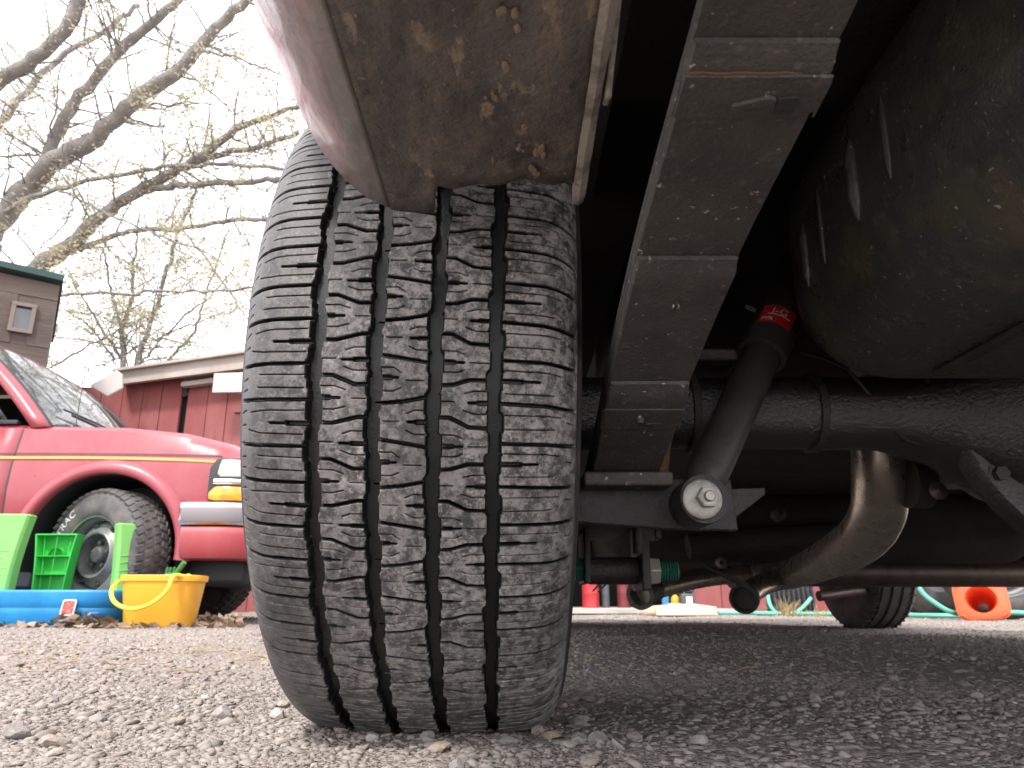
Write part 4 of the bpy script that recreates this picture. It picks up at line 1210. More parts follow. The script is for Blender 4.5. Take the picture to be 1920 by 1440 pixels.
def toy_leg(cx, cy, w_bot, w_top, h, m, ribs, rz):
    """flared leg: closed rounded shell, hollow ribbed back on one side"""
    o = empty('leg', (0, 0, 0)); bpy.data.objects.remove(o)
    dep = .075
    f = lambda t: w_bot / 2 + (w_top - w_bot) / 2 * t ** 1.8
    Mx = Matrix.Translation((cx, cy, zt - .004)) @ Matrix.Rotation(rz, 4, 'Z')
    P = []
    for t in np.linspace(0, 1, 14):
        wv = f(t); z = h * t
        if not ribs:
            sec = [(-wv, .5 * dep), (-wv, -.3 * dep), (-wv + .012, -.48 * dep), (wv - .012, -.48 * dep), (wv, -.3 * dep), (wv, .5 * dep)]
        else:
            sec = [(-wv, -.5 * dep), (-wv + .007, -.5 * dep), (-wv + .010, .30 * dep), (wv - .010, .30 * dep), (wv - .007, -.5 * dep), (wv, -.5 * dep), (wv, .5 * dep), (-wv, .5 * dep), (-wv, -.5 * dep)]
        P.append([tuple(Mx @ Vector((a, b, z))) for a, b in sec])
    mb = MB().grid(P)
    n = len(P[0])
    if not ribs:
        Q = [tuple(Mx @ Vector((a * .93, b * .93 if b < 0 else b, h + .006))) for a, b in [(-f(1), .5 * dep), (-f(1), -.3 * dep), (-f(1) + .012, -.48 * dep), (f(1) - .012, -.48 * dep), (f(1), -.3 * dep), (f(1), .5 * dep)]]
        mb.grid([P[-1], Q]); mb.add(Q, [tuple(range(6))])
        mb.grid([[r[0], r[-1]] for r in P])
    leg = mb.build('leg', m, toy, smooth=40, bevel=.003)
    if ribs:
        for t in (.30, .62):
            wv = f(t) - .010
            MB().box(-wv, wv, -.44 * dep, .30 * dep, h * t - .002, h * t + .002, M=Mx).build('rib', m, leg)
        for q in (-.33, 0, .33):
            pts = [Mx @ Vector((q * 2 * f(t), -.18 * dep if q else -.30 * dep, h * t)) for t in (0.02, .35, .7, .97)]
            MB().tube(pts, .0022, 6).build('rib', m, leg)
        MB().box(-f(1), f(1), -.5 * dep, .5 * dep, h - .004, h + .003, M=Mx).build('rib', m, leg, bevel=.002)
        P = [[tuple(Mx @ Vector((r_ * math.cos(a), -.22 * dep if k == 0 else .27 * dep, h * .62 + r_ * math.sin(a) * 1.1))) for a in np.linspace(0, math.pi, 12)] for k, r_ in ((0, .040), (1, .044))]
        MB().grid(P).build('arch', m, leg)
    else:
        for t in (.30, .42, .52):
            MB().tube([Mx @ Vector((-f(t) * .75, -.47 * dep, h * t)), Mx @ Vector((0, -.50 * dep, h * t + .006)), Mx @ Vector((f(t) * .75, -.47 * dep, h * t))], .003, 6).build('step', m, leg)
    return leg
def leg_at(px0, px1t, px1b, pyt, Y, m, ribs, rz):
    a, b = at(px0, 1105, Y), at(px1t, pyt, Y)
    c = at((px0 + px1b) / 2, 1105, Y)
    w_b = abs(at(px1b, 1105, Y).x - a.x); w_t = abs(at(px1t, pyt, Y).x - at(px0, pyt, Y).x)
    return c, w_b, w_t, b.z - (zt - .004)
c, wb_, wt_, h_ = leg_at(-35, 56, 30, 967, 3.75, None, 0, 0); toy_leg(c.x - .03, 3.75, wb_, wt_ * 1.05, h_, M_lime, False, 0.1)
c, wb_, wt_, h_ = leg_at(63, 137, 122, 1003, 4.02, None, 0, 0); toy_leg(c.x + .01, 4.02, wb_ * 1.0, wt_ * 1.05, h_, M_lime2, True, 0.0)
c, wb_, wt_, h_ = leg_at(222, 266, 256, 985, 3.95, None, 0, 0); toy_leg(c.x - .03, 3.95, wb_, wt_ * 1.1, h_, M_lime, False, .75)
# small square sticker on the tray
ctr = at(128, 1130, 3.615); yf = 3.93 - .31 * .957 - .004
s_ = .036
rr = [(s_ * math.copysign(min(1, abs(math.cos(a)) * 1.32), math.cos(a)), s_ * math.copysign(min(1, abs(math.sin(a)) * 1.32), math.sin(a))) for a in np.linspace(0, 2 * math.pi, 24, endpoint=False)]
stx = MB().prism(rr, (0, .003), lambda u, v, t: (ctr.x + u * .9 + v * .12, yf - .006 - t, .089 + v)).build('sticker', M_label_white, toy, smooth=0)
MB().prism([(a * .84, b * .84) for a, b in rr], (.0032, .0040), lambda u, v, t: (ctr.x + u * .9 + v * .12, yf - .006 - t, .089 + v)).build('sticker_print', M_label_red, stx, smooth=0)

# yellow pail lying next to the table
pc = at(282, 1164, 3.62); pc.z = 0.0
pail = empty('toy_pail', (pc.x, 3.72, 0), label='orange yellow toy pail with a yellow handle on the gravel', cat='toy pail')
hp = at(282, 1078, 3.62).z
wtop, wbot = pxm(145, 3.62) / 2, pxm(118, 3.62) / 2
def pring(w, dpt, z, n=40, ex=2 / 3.4):
    r_ = []
    for k in range(n + 1):
        a = 2 * math.pi * k / n
        ca, sa = math.cos(a), math.sin(a)
        x, y = w * math.copysign(abs(ca) ** ex, ca), dpt * math.copysign(abs(sa) ** ex, sa)
        r_.append((pc.x + x * math.cos(.22) - y * math.sin(.22) * .5, 3.72 + y + x * math.sin(.22) * .4, z))
    return r_
MB().grid([pring(wbot * .2, .02, .004), pring(wbot, .09, .0), pring(wbot * 1.01, .095, .01), pring(wtop * .95, .125, hp - .03), pring(wtop * 1.0, .132, hp - .028), pring(wtop * 1.01, .134, hp - .004), pring(wtop, .131, hp), pring(wtop * .96, .125, hp - .003), pring(wbot * .96, .088, .02), pring(wbot * .2, .02, .015)]).build('bucket', M_yellow, pail, smooth=40)
def handle(pts, r_):
    MB().tube(catmull(pts, 8), r_, 10).build('handle', M_yellow2, pail)
handle([at(222, 1090, 3.62), at(209, 1108, 3.56), at(216, 1130, 3.53), at(246, 1142, 3.52), at(283, 1132, 3.52), at(312, 1108, 3.54), at(326, 1080, 3.57), at(345, 1082, 3.62)], .010)
handle([at(342, 1080, 3.66), at(356, 1090, 3.68), at(359, 1112, 3.70), at(352, 1128, 3.70), at(343, 1137, 3.70)], .0105)
MB().lathe([(.001, -.012), (.014, -.01), (.016, .0), (.014, .01), (.001, .012)], origin=at(353, 1082, 3.66), axis=(0, 1, 0), n=14).build('handle_boss', M_yellow2, pail)
for (px, py, r_) in ((305, 1135, .011), (317, 1134, .012), (326, 1138, .006), (334, 1133, .007), (313, 1113, .009), (322, 1117, .009), (331, 1112, .008), (326, 1124, .009), (337, 1122, .008), (318, 1126, .008)):
    t_ = (at(px, py, 1).z); p = at(px, py, 3.625 + (px - 305) * .0013)
    MB().lathe([(r_ * .5, -.002), (r_ * 1.0, -.004), (r_ * 1.25, .0), (r_ * 1.0, .004)], origin=p, axis=(.35, -1, .2), n=12).build('embossed_dot', M_yellow, pail)
tg = at(336, 1072, 3.70)
sh = empty('toy_rake', (tg.x, 3.70, .05), label='dark green plastic toy tool sticking out of the yellow pail', cat='toy')
MB().tube([at(300, 1120, 3.74), at(320, 1088, 3.72), at(346, 1054, 3.70)], [.009, .010, .012], 8).build('handle', M_dgreen, sh)
MB().tube([at(312, 1078, 3.72), at(336, 1076, 3.72)], .009, 8).build('head', M_dgreen, sh)
for px in (310, 316, 323): MB().tube([at(px, 1080, 3.72), at(px + 5, 1064, 3.715)], .006, 6).build('tooth', M_dgreen, sh)

# dead leaves banked up behind the toys, sprig
M_litter = mat('dead_leaves', (0.2, 0.13, 0.08), 0.9, rand=[(0, (0.10, 0.06, 0.04)), (.35, (0.19, 0.12, 0.075)), (.7, (0.27, 0.20, 0.145)), (1, (0.36, 0.28, 0.21))], trans=.15)
def leaf_cloud(n, gen, size, curl=.5):
    V, F = [], []
    for i in range(n):
        c = gen(); s = random.uniform(*size)
        M3 = Matrix.Rotation(random.uniform(0, 6.28), 3, 'Z') @ Matrix.Rotation(random.gauss(0, .7), 3, 'X') @ Matrix.Rotation(random.gauss(0, .7), 3, 'Y')
        k = len(V)
        for a, b, h in ((-1, 0, .25 * curl), (-.35, -.5, 0), (.4, -.42, .05), (1, 0, .4 * curl), (.35, .5, .1), (-.4, .45, .2 * curl)):
            q = M3 @ Vector((a * s, b * s, h * s)); V.append((c[0] + q.x, c[1] + q.y, max(.004, c[2] + q.z)))
        F += [(k, k + 1, k + 2), (k, k + 2, k + 3), (k, k + 3, k + 4), (k, k + 4, k + 5)]
    return bulk_mesh('leaves', np.array(V), np.array(F))
def litter_pos():
    r_ = random.random()
    if r_ < .45: px, py, Y = random.gauss(190, 25), 1158, random.uniform(3.60, 3.9)
    elif r_ < .85: px, py, Y = random.uniform(340, 475), 1155, random.uniform(3.75, 4.25)
    else: px, py, Y = random.uniform(0, 480), 1160, random.uniform(3.4, 3.9)
    X = (px - 960) / FPX * Y
    hh = .07 if 150 < px < 215 else .055
    return (X, Y, random.uniform(.005, hh) * random.random() if r_ < .85 else .008)
lt = link('leaf_litter', leaf_cloud(1300, litter_pos, (.014, .036)), M_litter)
tag(lt, 'drift of dry brown fallen leaves beside the toys', 'leaves', kind='stuff')
gx = lambda: (random.gauss(-.62, .5), random.uniform(1.25, 2.1), .006)
M_straw = mat('straw_bits', (0.36, 0.26, 0.12), 0.9, rand=[(0, (0.24, 0.16, 0.08)), (.6, (0.36, 0.27, 0.13)), (1, (0.33, 0.30, 0.14))])
def straws(n, gen, ln, r_=.0008):
    mb = MB()
    for _ in range(n):
        c = Vector(gen()); a = random.uniform(0, 6.28); l = random.uniform(*ln)
        d = Vector((math.cos(a), math.sin(a), random.uniform(-.05, .25))) * l
        mb.tube([c, c + d * .5 + Vector((0, 0, l * .08)), c + d], r_, 4, caps=False)
    return mb
sw = straws(260, gx, (.01, .05)).build('dry_grass_bits', M_straw, smooth=0)
tag(sw, 'scattered bits of dry straw on the gravel', 'straw', kind='stuff')

# ------------------------------------------------------------------ sheds on the left
M_oldwood = mat('weathered_brown_boards', (0.075, 0.055, 0.047), 0.9, layers=[((0.11, 0.085, 0.072), 3, 0.4, 0.65, 0.8, (.4, .4, 4)), ((0.055, 0.042, 0.036), 6, 0.5, 0.7, 0.7, (.3, .3, 3))], bump=.4, bscale=60, stretch=(.2, .2, 3))
M_greenroof = mat('green_roof_edge', (0.012, 0.050, 0.046), 0.75, layers=[((0.03, 0.035, 0.034), 6, 0.45, 0.7, 0.8)])
M_redboard = mat('faded_barn_red_boards', (0.235, 0.062, 0.060), 0.85, layers=[((0.28, 0.105, 0.098), 4, 0.42, 0.68, 0.8, (1, 1, .3)), ((0.17, 0.05, 0.046), 9, 0.58, 0.75, 0.7, (1.5, 1, .3)), ((0.22, 0.16, 0.12), 5, 0.64, 0.76, 0.6)], bump=.25, bscale=90, stretch=(2, 1, .15))
M_palewood = mat('pale_roof_board', (0.33, 0.285, 0.25), 0.8, layers=[((0.30, 0.24, 0.19), 5, 0.52, 0.7, 0.7, (3, 1, .5)), ((0.44, 0.40, 0.37), 3, 0.45, 0.65, 0.6)])
M_whitemetal = mat('white_sheet_metal', (0.45, 0.42, 0.40), 0.55, layers=[((0.42, 0.36, 0.32), 6, 0.5, 0.7, 0.6)])
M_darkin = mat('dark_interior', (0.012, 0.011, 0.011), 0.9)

Ys = 6.6
hut = empty('wooden_hut', (at(112, 540, Ys).x, Ys, 0), label='tall weathered brown wooden hut with green roof edge behind the truck', cat='hut')
xr = at(112, 540, Ys).x; xl = xr - 2.6
ztop_r = at(112, 532, Ys).z; ztop_l = ztop_r + .10
wx0, wx1 = xr - .31, xr - .185
wz0, wz1 = 2.54, 2.76
nb = 12
zrow = np.linspace(0, 1, nb + 1)
hh_ = 3.6
for i in range(16):                # horizontal boards, split round the window
    z0, z1 = i * .24, i * .24 + .238
    def top_at(x): return ztop_r + (ztop_l - ztop_r) * (xr - x) / (xr - xl)
    def board(xa, xb):
        za, zb2 = min(z1, top_at(xa) - .03), min(z1, top_at(xb) - .03)
        if max(za, zb2) <= z0 + .02: return
        za, zb2 = max(za, z0 + .01), max(zb2, z0 + .01)
        off = random.uniform(0, .012)
        MB().prism([(xa, z0), (xb, z0), (xb, zb2), (xa, za)], (Ys - .02 - off, Ys + .01), lambda u, v, t: (u, t, v)).build('board', M_oldwood, hut, smooth=0)
    if z1 > wz0 and z0 < wz1:
        board(xl, wx0); board(wx1, xr)
        for za_, zb_ in ((z0, min(z1, wz0)), (max(z0, wz1), z1)):
            if zb_ - za_ > .01: MB().box(wx0 + .001, wx1 - .001, Ys - .022, Ys + .01, za_, zb_).build('board', M_oldwood, hut, smooth=0)
    else:
        board(xl, xr)
MB().box(xr - .03, xr, Ys + .012, Ys + 2.0, 0, ztop_r - .05).build('side_wall', M_oldwood, hut)
MB().box(xl, xl + .03, Ys + .012, Ys + 2.0, 0, ztop_l - .05).build('side_wall', M_oldwood, hut)
MB().box(xl + .04, xr - .04, Ys + 1.97, Ys + 2.0, 0, 2.3).build('back_wall', M_oldwood, hut)
sl_ = (ztop_l - ztop_r) / (xl - xr)
rp = [(xl - .2, ztop_l - .2 * sl_), (xr + .02, ztop_r + .02 * sl_), (xr + .02, ztop_r + .02 * sl_ + .06), (xl - .2, ztop_l - .2 * sl_ + .06)]
MB().prism(rp, (Ys - .10, Ys + 2.02), lambda u, v, t: (u, t, v)).build('roof', M_greenroof, hut, smooth=0)
wf = MB()
e_ = .035
wf.box(wx0 - e_, wx1 + e_, Ys - .06, Ys - .035, wz1, wz1 + e_); wf.box(wx0 - e_, wx1 + e_, Ys - .06, Ys - .035, wz0 - e_, wz0)
wf.box(wx0 - e_, wx0, Ys - .058, Ys - .035, wz0, wz1); wf.box(wx1, wx1 + e_, Ys - .058, Ys - .035, wz0, wz1)
wfo = wf.build('window', mat('grey_window_frame', (0.15, 0.125, 0.108), 0.85), hut, smooth=0)
MB().box(wx0, wx1, Ys - .02, Ys - .012, wz0, wz1).build('pane', M_glass, wfo)
MB().box(xl, xr, Ys - .055, Ys - .037, wz1 + .06, wz1 + .17).build('batten', M_oldwood, hut, smooth=0) if False else None

hut.rotation_euler = (0, 0, R(33))

# red board shed
Yr = 8.0
shed = empty('red_shed', (at(330, 800, Yr).x, Yr + 1.5, 0), label='faded red board shed with pale sagging roof edge behind the truck', cat='shed')
def rt(px):                        # roof line of the red shed in the photograph
    return float(np.interp(px, [120, 205, 230, 350, 455, 700], [735, 712, 706, 690, 670, 640]))
edges = [150, 190, 230, 268, 303, 340]
edges2 = [352, 390, 427, 462, 500, 538, 576, 614, 652, 690]
for seq, drop in ((edges, 6), (edges2, 30)):
    for a, b in zip(seq[:-1], seq[1:]):
        xa, xb = at(a, 760, Yr).x, at(b, 760, Yr).x
        za = at(a, rt(a) + drop, Yr).z; zb2 = at(b, rt(b) + drop, Yr).z
        off = random.uniform(0, .012)
        MB().prism([(xa + .004, 0), (xb - .004, 0), (xb - .004, zb2), (xa + .004, za)], (Yr - .02 - off, Yr + .02), lambda u, v, t: (u, t, v)).build('board', M_redboard, shed, smooth=0)
xA, xB = at(140, 760, Yr).x, at(700, 760, Yr).x
MB().box(xA, xB, Yr + .06, Yr + .08, 0, 2.45).build('inner_wall', M_darkin, shed)
MB().box(xA, xA + .03, Yr + .09, Yr + 3, 0, 2.2).build('side_wall', M_redboard, shed)
MB().box(xB - .03, xB, Yr + .09, Yr + 3, 0, 2.45).build('side_wall', M_redboard, shed)
MB().box(xA + .04, xB - .04, Yr + 2.96, Yr + 3, 0, 2.2).build('back_wall', M_redboard, shed)
zA, zB = at(215, 706, Yr - .2).z, at(700, 640, Yr - .2).z
xA2, xB2 = at(226, 706, Yr - .2).x, at(700, 640, Yr - .2).x
MB().prism([(xA2, zA - .10), (xB2, zB - .14), (xB2, zB + .04), (xA2, zA + .04)], (Yr - .24, Yr - .18), lambda u, v, t: (u, t, v)).build('fascia', M_palewood, shed, smooth=0)
MB().prism([(xA2 + .65, zA - .155 + .06), (xB2, zB - .24), (xB2, zB - .16), (xA2 + .65, zA - .115 + .07)], (Yr - .14, Yr - .05), lambda u, v, t: (u, t, v)).build('fascia', M_palewood, shed, smooth=0)
MB().prism([(xA2 - .05, zA + .03), (xB2, zB + .05), (xB2, zB + .08), (xA2 - .05, zA + .06)], (Yr - .30, Yr + 3.2), lambda u, v, t: (u, t, v)).build('roof', M_palewood, shed, smooth=0)
g0 = [at(166, 722, Yr - .5), at(212, 690, Yr - .5), at(230, 702, Yr - .4), at(230, 728, Yr - .4), at(200, 743, Yr - .45)]
MB().prism([(p.x, p.z) for p in g0], (Yr - .50, Yr - .47), lambda u, v, t: (u, t + (u - g0[0].x) * .3, v)).build('roof_corner', M_whitemetal, shed, smooth=0, bevel=.01)
MB().prism([(at(404, 700, Yr - .3).x, at(404, 702, Yr - .3).z), (at(500, 700, Yr - .3).x, at(500, 698, Yr - .3).z), (at(500, 738, Yr - .3).x, at(500, 736, Yr - .3).z), (at(400, 738, Yr - .3).x, at(400, 738, Yr - .3).z)], (Yr - .34, Yr - .30), lambda u, v, t: (u, t, v)).build('loose_sheet', M_whitemetal, shed, smooth=0, bevel=.006)
MB().tube([at(440, 774, Yr - .03), at(470, 773, Yr - .06)], .008, 6).build('door_latch', M_trim, shed)
a, b = at(345, 730, Yr), at(352, 740, Yr)
link_m = MB()
for k in range(14):
    link_m.tube([at(343 + random.uniform(-3, 8), 728 + random.uniform(-5, 14), Yr - .02), at(347 + random.uniform(-3, 8), 732 + random.uniform(-5, 12), Yr - .02)], .006, 4)
link_m.build('vine_stub', M_oldwood, shed)

# ------------------------------------------------------------------ trees
M_bark = mat('grey_brown_bark', (0.20, 0.182, 0.172), 0.95, layers=[((0.28, 0.262, 0.25), 5, 0.42, 0.65, 0.8), ((0.12, 0.10, 0.093), 9, 0.52, 0.7, 0.7, (1, 1, .4))], bump=.7, bscale=26, bdetail=8)
M_leafy = mat('young_leaves', (0.42, 0.36, 0.12), 0.7, rand=[(0, (0.42, 0.32, 0.23)), (.3, (0.48, 0.41, 0.29)), (.6, (0.42, 0.39, 0.24)), (1, (0.34, 0.36, 0.19))], trans=.5)
leafspots = []
def limb(tree, pts, thick, Y0, Y1, name='branch', twigs=4, tl=1.0, n=7, spread=1.0):
    """pts in photograph pixels; Y runs from Y0 to Y1; thick = width in pixels at both ends"""
    m = len(pts)
    W = [at(px, py, Y0 + (Y1 - Y0) * i / (m - 1)) for i, (px, py) in enumerate(pts)]
    path = catmull(W, 5)
    path = [p + Vector((random.gauss(0, .010), random.gauss(0, .02), random.gauss(0, .010))) if 0 < i < len(path) - 1 else p for i, p in enumerate(path)]
    r0, r1 = pxm(thick[0], Y0) * .42, pxm(thick[1], Y1) * .44
    rad = [r0 + (r1 - r0) * i / (len(path) - 1) for i in range(len(path))]
    rad = [r_ * (1 + random.gauss(0, .05)) for r_ in rad]
    o = MB().tube(path, rad, n).build(name, M_bark, tree, smooth=80)
    # twigs grow off it
    tw = MB()
    for _ in range(int(twigs * 2)):
        i = random.randrange(1, len(path) - 1); p = path[i]
        d = (path[i + 1] - path[i - 1]).normalized()
        sd = Vector((random.gauss(0, 1), random.gauss(0, .8), random.gauss(.25, 1))); sd = (sd - d * sd.dot(d)).normalized()
        dr = (d * random.uniform(.2, .8) + sd * spread).normalized()
        grow(tw, p, dr, tl * random.uniform(.5, 1.6), max(.004, min(rad[i] * .35, .022)), 2)
    if tw.v:
        tw.build('twig', M_bark, o, smooth=0)['kind'] = 'stuff'
    return path
def grow(mb, p, d, L, r_, depth):
    n = 4; pts = [p]; q = p.copy(); dd = d.copy()
    for k in range(n):
        dd = (dd + Vector((random.gauss(0, .16), random.gauss(0, .16), random.gauss(.03, .16)))).normalized()
        q = q + dd * (L / n); pts.append(q.copy())
    mb.tube(pts, [r_ * (1 - .7 * k / n) for k in range(n + 1)], 4, caps=False)
    for k in range(2, n + 1):
        if random.random() < .62: leafspots.append(pts[k])
    if depth > 0:
        for _ in range(random.choice((1, 2, 2, 3))):
            k = random.randrange(1, n + 1)
            sd = Vector((random.gauss(0, 1), random.gauss(0, .8), random.gauss(.1, 1))).normalized()
            grow(mb, pts[k], (dd + sd * .9).normalized(), L * random.uniform(.35, .65), r_ * .55, depth - 1)
def crown(tree, n, size):
    V, F = [], []
    for s in leafspots:
        for _ in range(n):
            c = s + Vector((random.gauss(0, .07), random.gauss(0, .07), random.gauss(0, .07)))
            M3 = Matrix.Rotation(random.uniform(0, 6.28), 3, 'Z') @ Matrix.Rotation(random.uniform(0, 3.1), 3, 'X')
            z = random.uniform(*size); k = len(V)
            for a, b in ((-1, 0), (-.2, -.45), (.5, -.3), (1, .1), (.3, .5), (-.4, .35)):
                V.append(tuple(c + M3 @ Vector((a * z, b * z, .2 * z * abs(a)))))
            F += [(k, k + 1, k + 2), (k, k + 2, k + 3), (k, k + 3, k + 4), (k, k + 4, k + 5)]
    o = link('foliage', bulk_mesh('foliage', np.array(V), np.array(F)), M_leafy, tree)
    o['kind'] = 'stuff'
    leafspots.clear()
root = at(-110, 700, 12.0)
big_tree = empty('maple_tree', (root.x, 12.0, 0), label='large leaning tree with bare grey limbs and first pale leaves', cat='tree')
tr_ = [Vector((root.x, 12, 0)), Vector((root.x + .05, 12, 1.2)), Vector((root.x + .1, 11.9, 2.4)), at(-70, 560, 11.8), at(-30, 450, 11.5)]
MB().tube(catmull(tr_, 5), lerp_list([.48, .40, .36, .33, .28], 21), 16).build('trunk', M_bark, big_tree, smooth=80)
limb(big_tree, [(-40, 470), (0, 413), (50, 355), (92, 311), (160, 272), (204, 233), (262, 180), (340, 126), (403, 53), (462, 0), (520, -60)], (58, 20), 11.5, 10.0, n=12, twigs=17, tl=1.0)
limb(big_tree, [(75, 330), (87, 292), (117, 233), (150, 180), (214, 107), (272, 53), (335, 0), (390, -50)], (34, 20), 11.2, 10.4, n=10, twigs=17)
limb(big_tree, [(-60, 200), (0, 150), (63, 108), (131, 44), (150, -10), (190, -80)], (34, 34), 10.5, 9.8, n=10, twigs=14, tl=.8)
limb(big_tree, [(-60, 290), (0, 228), (49, 170), (107, 112), (194, 58), (260, 10)], (22, 12), 12.0, 12.4, twigs=12)
limb(big_tree, [(-90, 640), (20, 545), (78, 496), (131, 462), (165, 428), (219, 384), (272, 350), (335, 316), (389, 282), (452, 238), (510, 215), (575, 196)], (46, 9), 11.8, 10.2, n=12, twigs=15, tl=.9)
limb(big_tree, [(325, 320), (403, 292), (486, 275), (559, 248)], (18, 11), 10.9, 10.3, twigs=8, tl=.7)
limb(big_tree, [(-40, 430), (0, 403), (49, 374), (146, 345), (258, 321), (340, 311), (428, 309), (525, 318), (560, 322)], (15, 7), 11.4, 10.0, twigs=12, tl=.8)
limb(big_tree, [(262, 360), (300, 354), (340, 348), (437, 343), (515, 335), (560, 330)], (17, 13), 11.0, 10.3, twigs=7, tl=.7)
limb(big_tree, [(150, 470), (200, 446), (243, 435), (340, 428), (437, 413), (500, 413), (540, 418)], (14, 9), 11.4, 10.4, twigs=12, tl=.8)
limb(big_tree, [(60, 556), (112, 554), (243, 549), (300, 545), (380, 545), (471, 540), (520, 538)], (8, 5), 10.0, 9.6, twigs=9, tl=.6)
limb(big_tree, [(380, 95), (400, 100), (440, 105), (480, 122), (530, 140)], (9, 4), 10.1, 9.6, twigs=6, tl=.7)
limb(big_tree, [(265, 195), (310, 195), (350, 194), (410, 196)], (8, 3), 10.4, 10.1, twigs=4, tl=.5)
limb(big_tree, [(344, 128), (380, 160), (417, 192), (430, 205), (470, 240), (500, 290)], (6, 3), 10.3, 9.9, twigs=7, tl=.6)
limb(big_tree, [(0, 293), (40, 292), (73, 290)], (7, 6), 11.4, 11.2, twigs=2, tl=.6)
limb(big_tree, [(78, 348), (130, 365), (190, 395), (260, 425), (320, 450), (400, 480), (470, 560)], (7, 3), 11.0, 10.2, twigs=10, tl=.6)
limb(big_tree, [(155, 290), (140, 350), (130, 400), (95, 450), (50, 480)], (5, 3), 11.0, 10.6, twigs=6, tl=.6)
limb(big_tree, [(340, 430), (390, 490), (440, 560), (475, 610)], (6, 3), 10.6, 10.2, twigs=6, tl=.6)
limb(big_tree, [(460, 0), (490, 10), (520, 16)], (8, 6), 10.0, 9.9, twigs=3, tl=.5)
crown(big_tree, 4, (.016, .038))
# smaller many-stemmed tree behind the red shed
Y2 = 11.5
r2 = at(240, 720, Y2)
small = empty('young_tree', (r2.x, Y2, 0), label='slender many-stemmed young tree rising behind the red shed', cat='tree')
MB().tube([Vector((r2.x + .1, Y2, 0)), Vector((r2.x, Y2, 1.3)), at(232, 705, Y2)], [.17, .14, .11], 10).build('trunk', M_bark, small)
MB().tube([Vector((r2.x + .15, Y2, .4)), Vector((r2.x + .2, Y2, 1.5)), at(252, 705, Y2)], [.13, .11, .09], 10).build('trunk', M_bark, small)
limb(small, [(232, 708), (231, 660), (230, 620), (244, 570), (250, 500), (256, 460), (262, 400)], (15, 4), Y2, Y2 + .4, n=8, twigs=14, tl=.9)
limb(small, [(252, 708), (262, 665), (285, 600), (300, 545), (318, 490), (338, 430), (352, 395), (372, 345)], (14, 6), Y2, Y2 - .3, n=8, twigs=14, tl=.9)
limb(small, [(228, 640), (222, 590), (210, 550), (200, 500), (196, 460), (190, 420)], (7, 3), Y2, Y2 - .5, twigs=10, tl=.7)
limb(small, [(225, 670), (200, 630), (170, 580), (140, 535), (125, 500)], (7, 3), Y2, Y2 - .7, twigs=10, tl=.7)
limb(small, [(215, 675), (190, 640), (160, 605), (120, 580)], (6, 3), Y2, Y2 - .5, twigs=8, tl=.7)
limb(small, [(265, 680), (300, 640), (350, 590), (390, 560), (440, 500)], (6, 3), Y2, Y2 - .7, twigs=10, tl=.8)
limb(small, [(295, 700), (330, 660), (365, 620), (385, 560), (410, 480), (430, 430)], (8, 3), Y2 + .3, Y2, twigs=12, tl=.8)
limb(small, [(290, 640), (340, 615), (400, 595), (450, 580)], (5, 2), Y2, Y2 - .6, twigs=7, tl=.6)
limb(small, [(95, 690), (140, 665), (190, 635), (240, 610)], (6, 3), Y2 + .2, Y2, twigs=6, tl=.6)
limb(small, [(285, 635), (330, 640), (390, 655), (440, 645)], (4, 2), Y2, Y2 - .5, twigs=6, tl=.6)
crown(small, 4, (.014, .034))

# ------------------------------------------------------------------ yard beyond the car, on the right
M_concrete = mat('pale_concrete', (0.42, 0.39, 0.36), 0.9, layers=[((0.32, 0.29, 0.26), 3, 0.45, 0.65, 0.7)], bump=.3, bscale=120)
slab = MB().box(.25, 2.15, 7.05, 11, .012, .05).build('concrete_floor', M_concrete); tag(slab, kind='structure')
Yg = 8.4
gar = empty('red_garage', (2.9, Yg + 1.4, 0), label='pink-red painted garage wall with dark open doorway seen under the car', cat='garage')
xw0 = at(1302, 1130, Yg).x
k = 0
xx = xw0
while xx < 6.2:
    MB().box(xx + .003, xx + .297, Yg - random.uniform(.0, .012), Yg + .03, .0, 2.5).build('board', M_redboard, gar, smooth=0); xx += .30
MB().box(-.6, .28, Yg, Yg + .03, 0, 2.5).build('wall', M_redboard, gar)
MB().box(-.6, xw0, Yg + 2.4, Yg + 2.43, 0, 2.5).build('back_wall', M_darkin, gar)
MB().box(.25, .28, Yg + .04, Yg + 2.4, 0, 2.5).build('side_wall', M_darkin, gar)
MB().box(xw0, xw0 + .03, Yg + .04, Yg + 2.4, 0, 2.5).build('side_wall', M_darkin, gar)
MB().box(-.7, 6.3, Yg - .3, Yg + 2.6, 2.5, 2.62).build('roof', M_palewood, gar)
def px_box(px0, px1, py0, Y):
    a, b = at(px0, py0, Y), at(px1, py0, Y)
    return a.x, b.x, a.z
def jar(name, px, pw, ptop, Y, m, label, cat, capm=None, neck=.45, floor=.05, shape='can', group=None):
    x = at(px, 1140, Y).x; r_ = pxm(pw, Y) / 2; h = at(px, ptop, Y).z - floor
    o = empty(name, (x, Y, floor), label=label, cat=cat, group=group)
    if shape == 'can': pr = [(.001, 0), (r_, 0), (r_ * 1.03, .01), (r_, .02), (r_, h * .47), (r_ * 1.03, h * .5), (r_, h * .53), (r_, h - .02), (r_ * 1.03, h - .01), (r_ * .95, h), (.001, h - .01)]
    else: pr = [(.001, 0), (r_ * .9, 0), (r_, .015), (r_, h * .55), (r_ * .85, h * .68), (r_ * neck, h * .80), (r_ * neck, h * .88), (.001, h * .88)]
    MB().lathe(pr, origin=(x, Y, floor), n=24).build('body', m, o)
    if capm: MB().lathe([(r_ * neck * 1.2, h * .86), (r_ * neck * 1.25, h * .98), (r_ * neck, h), (.001, h)], origin=(x, Y, floor), n=18).build('cap', capm, o)
    return o
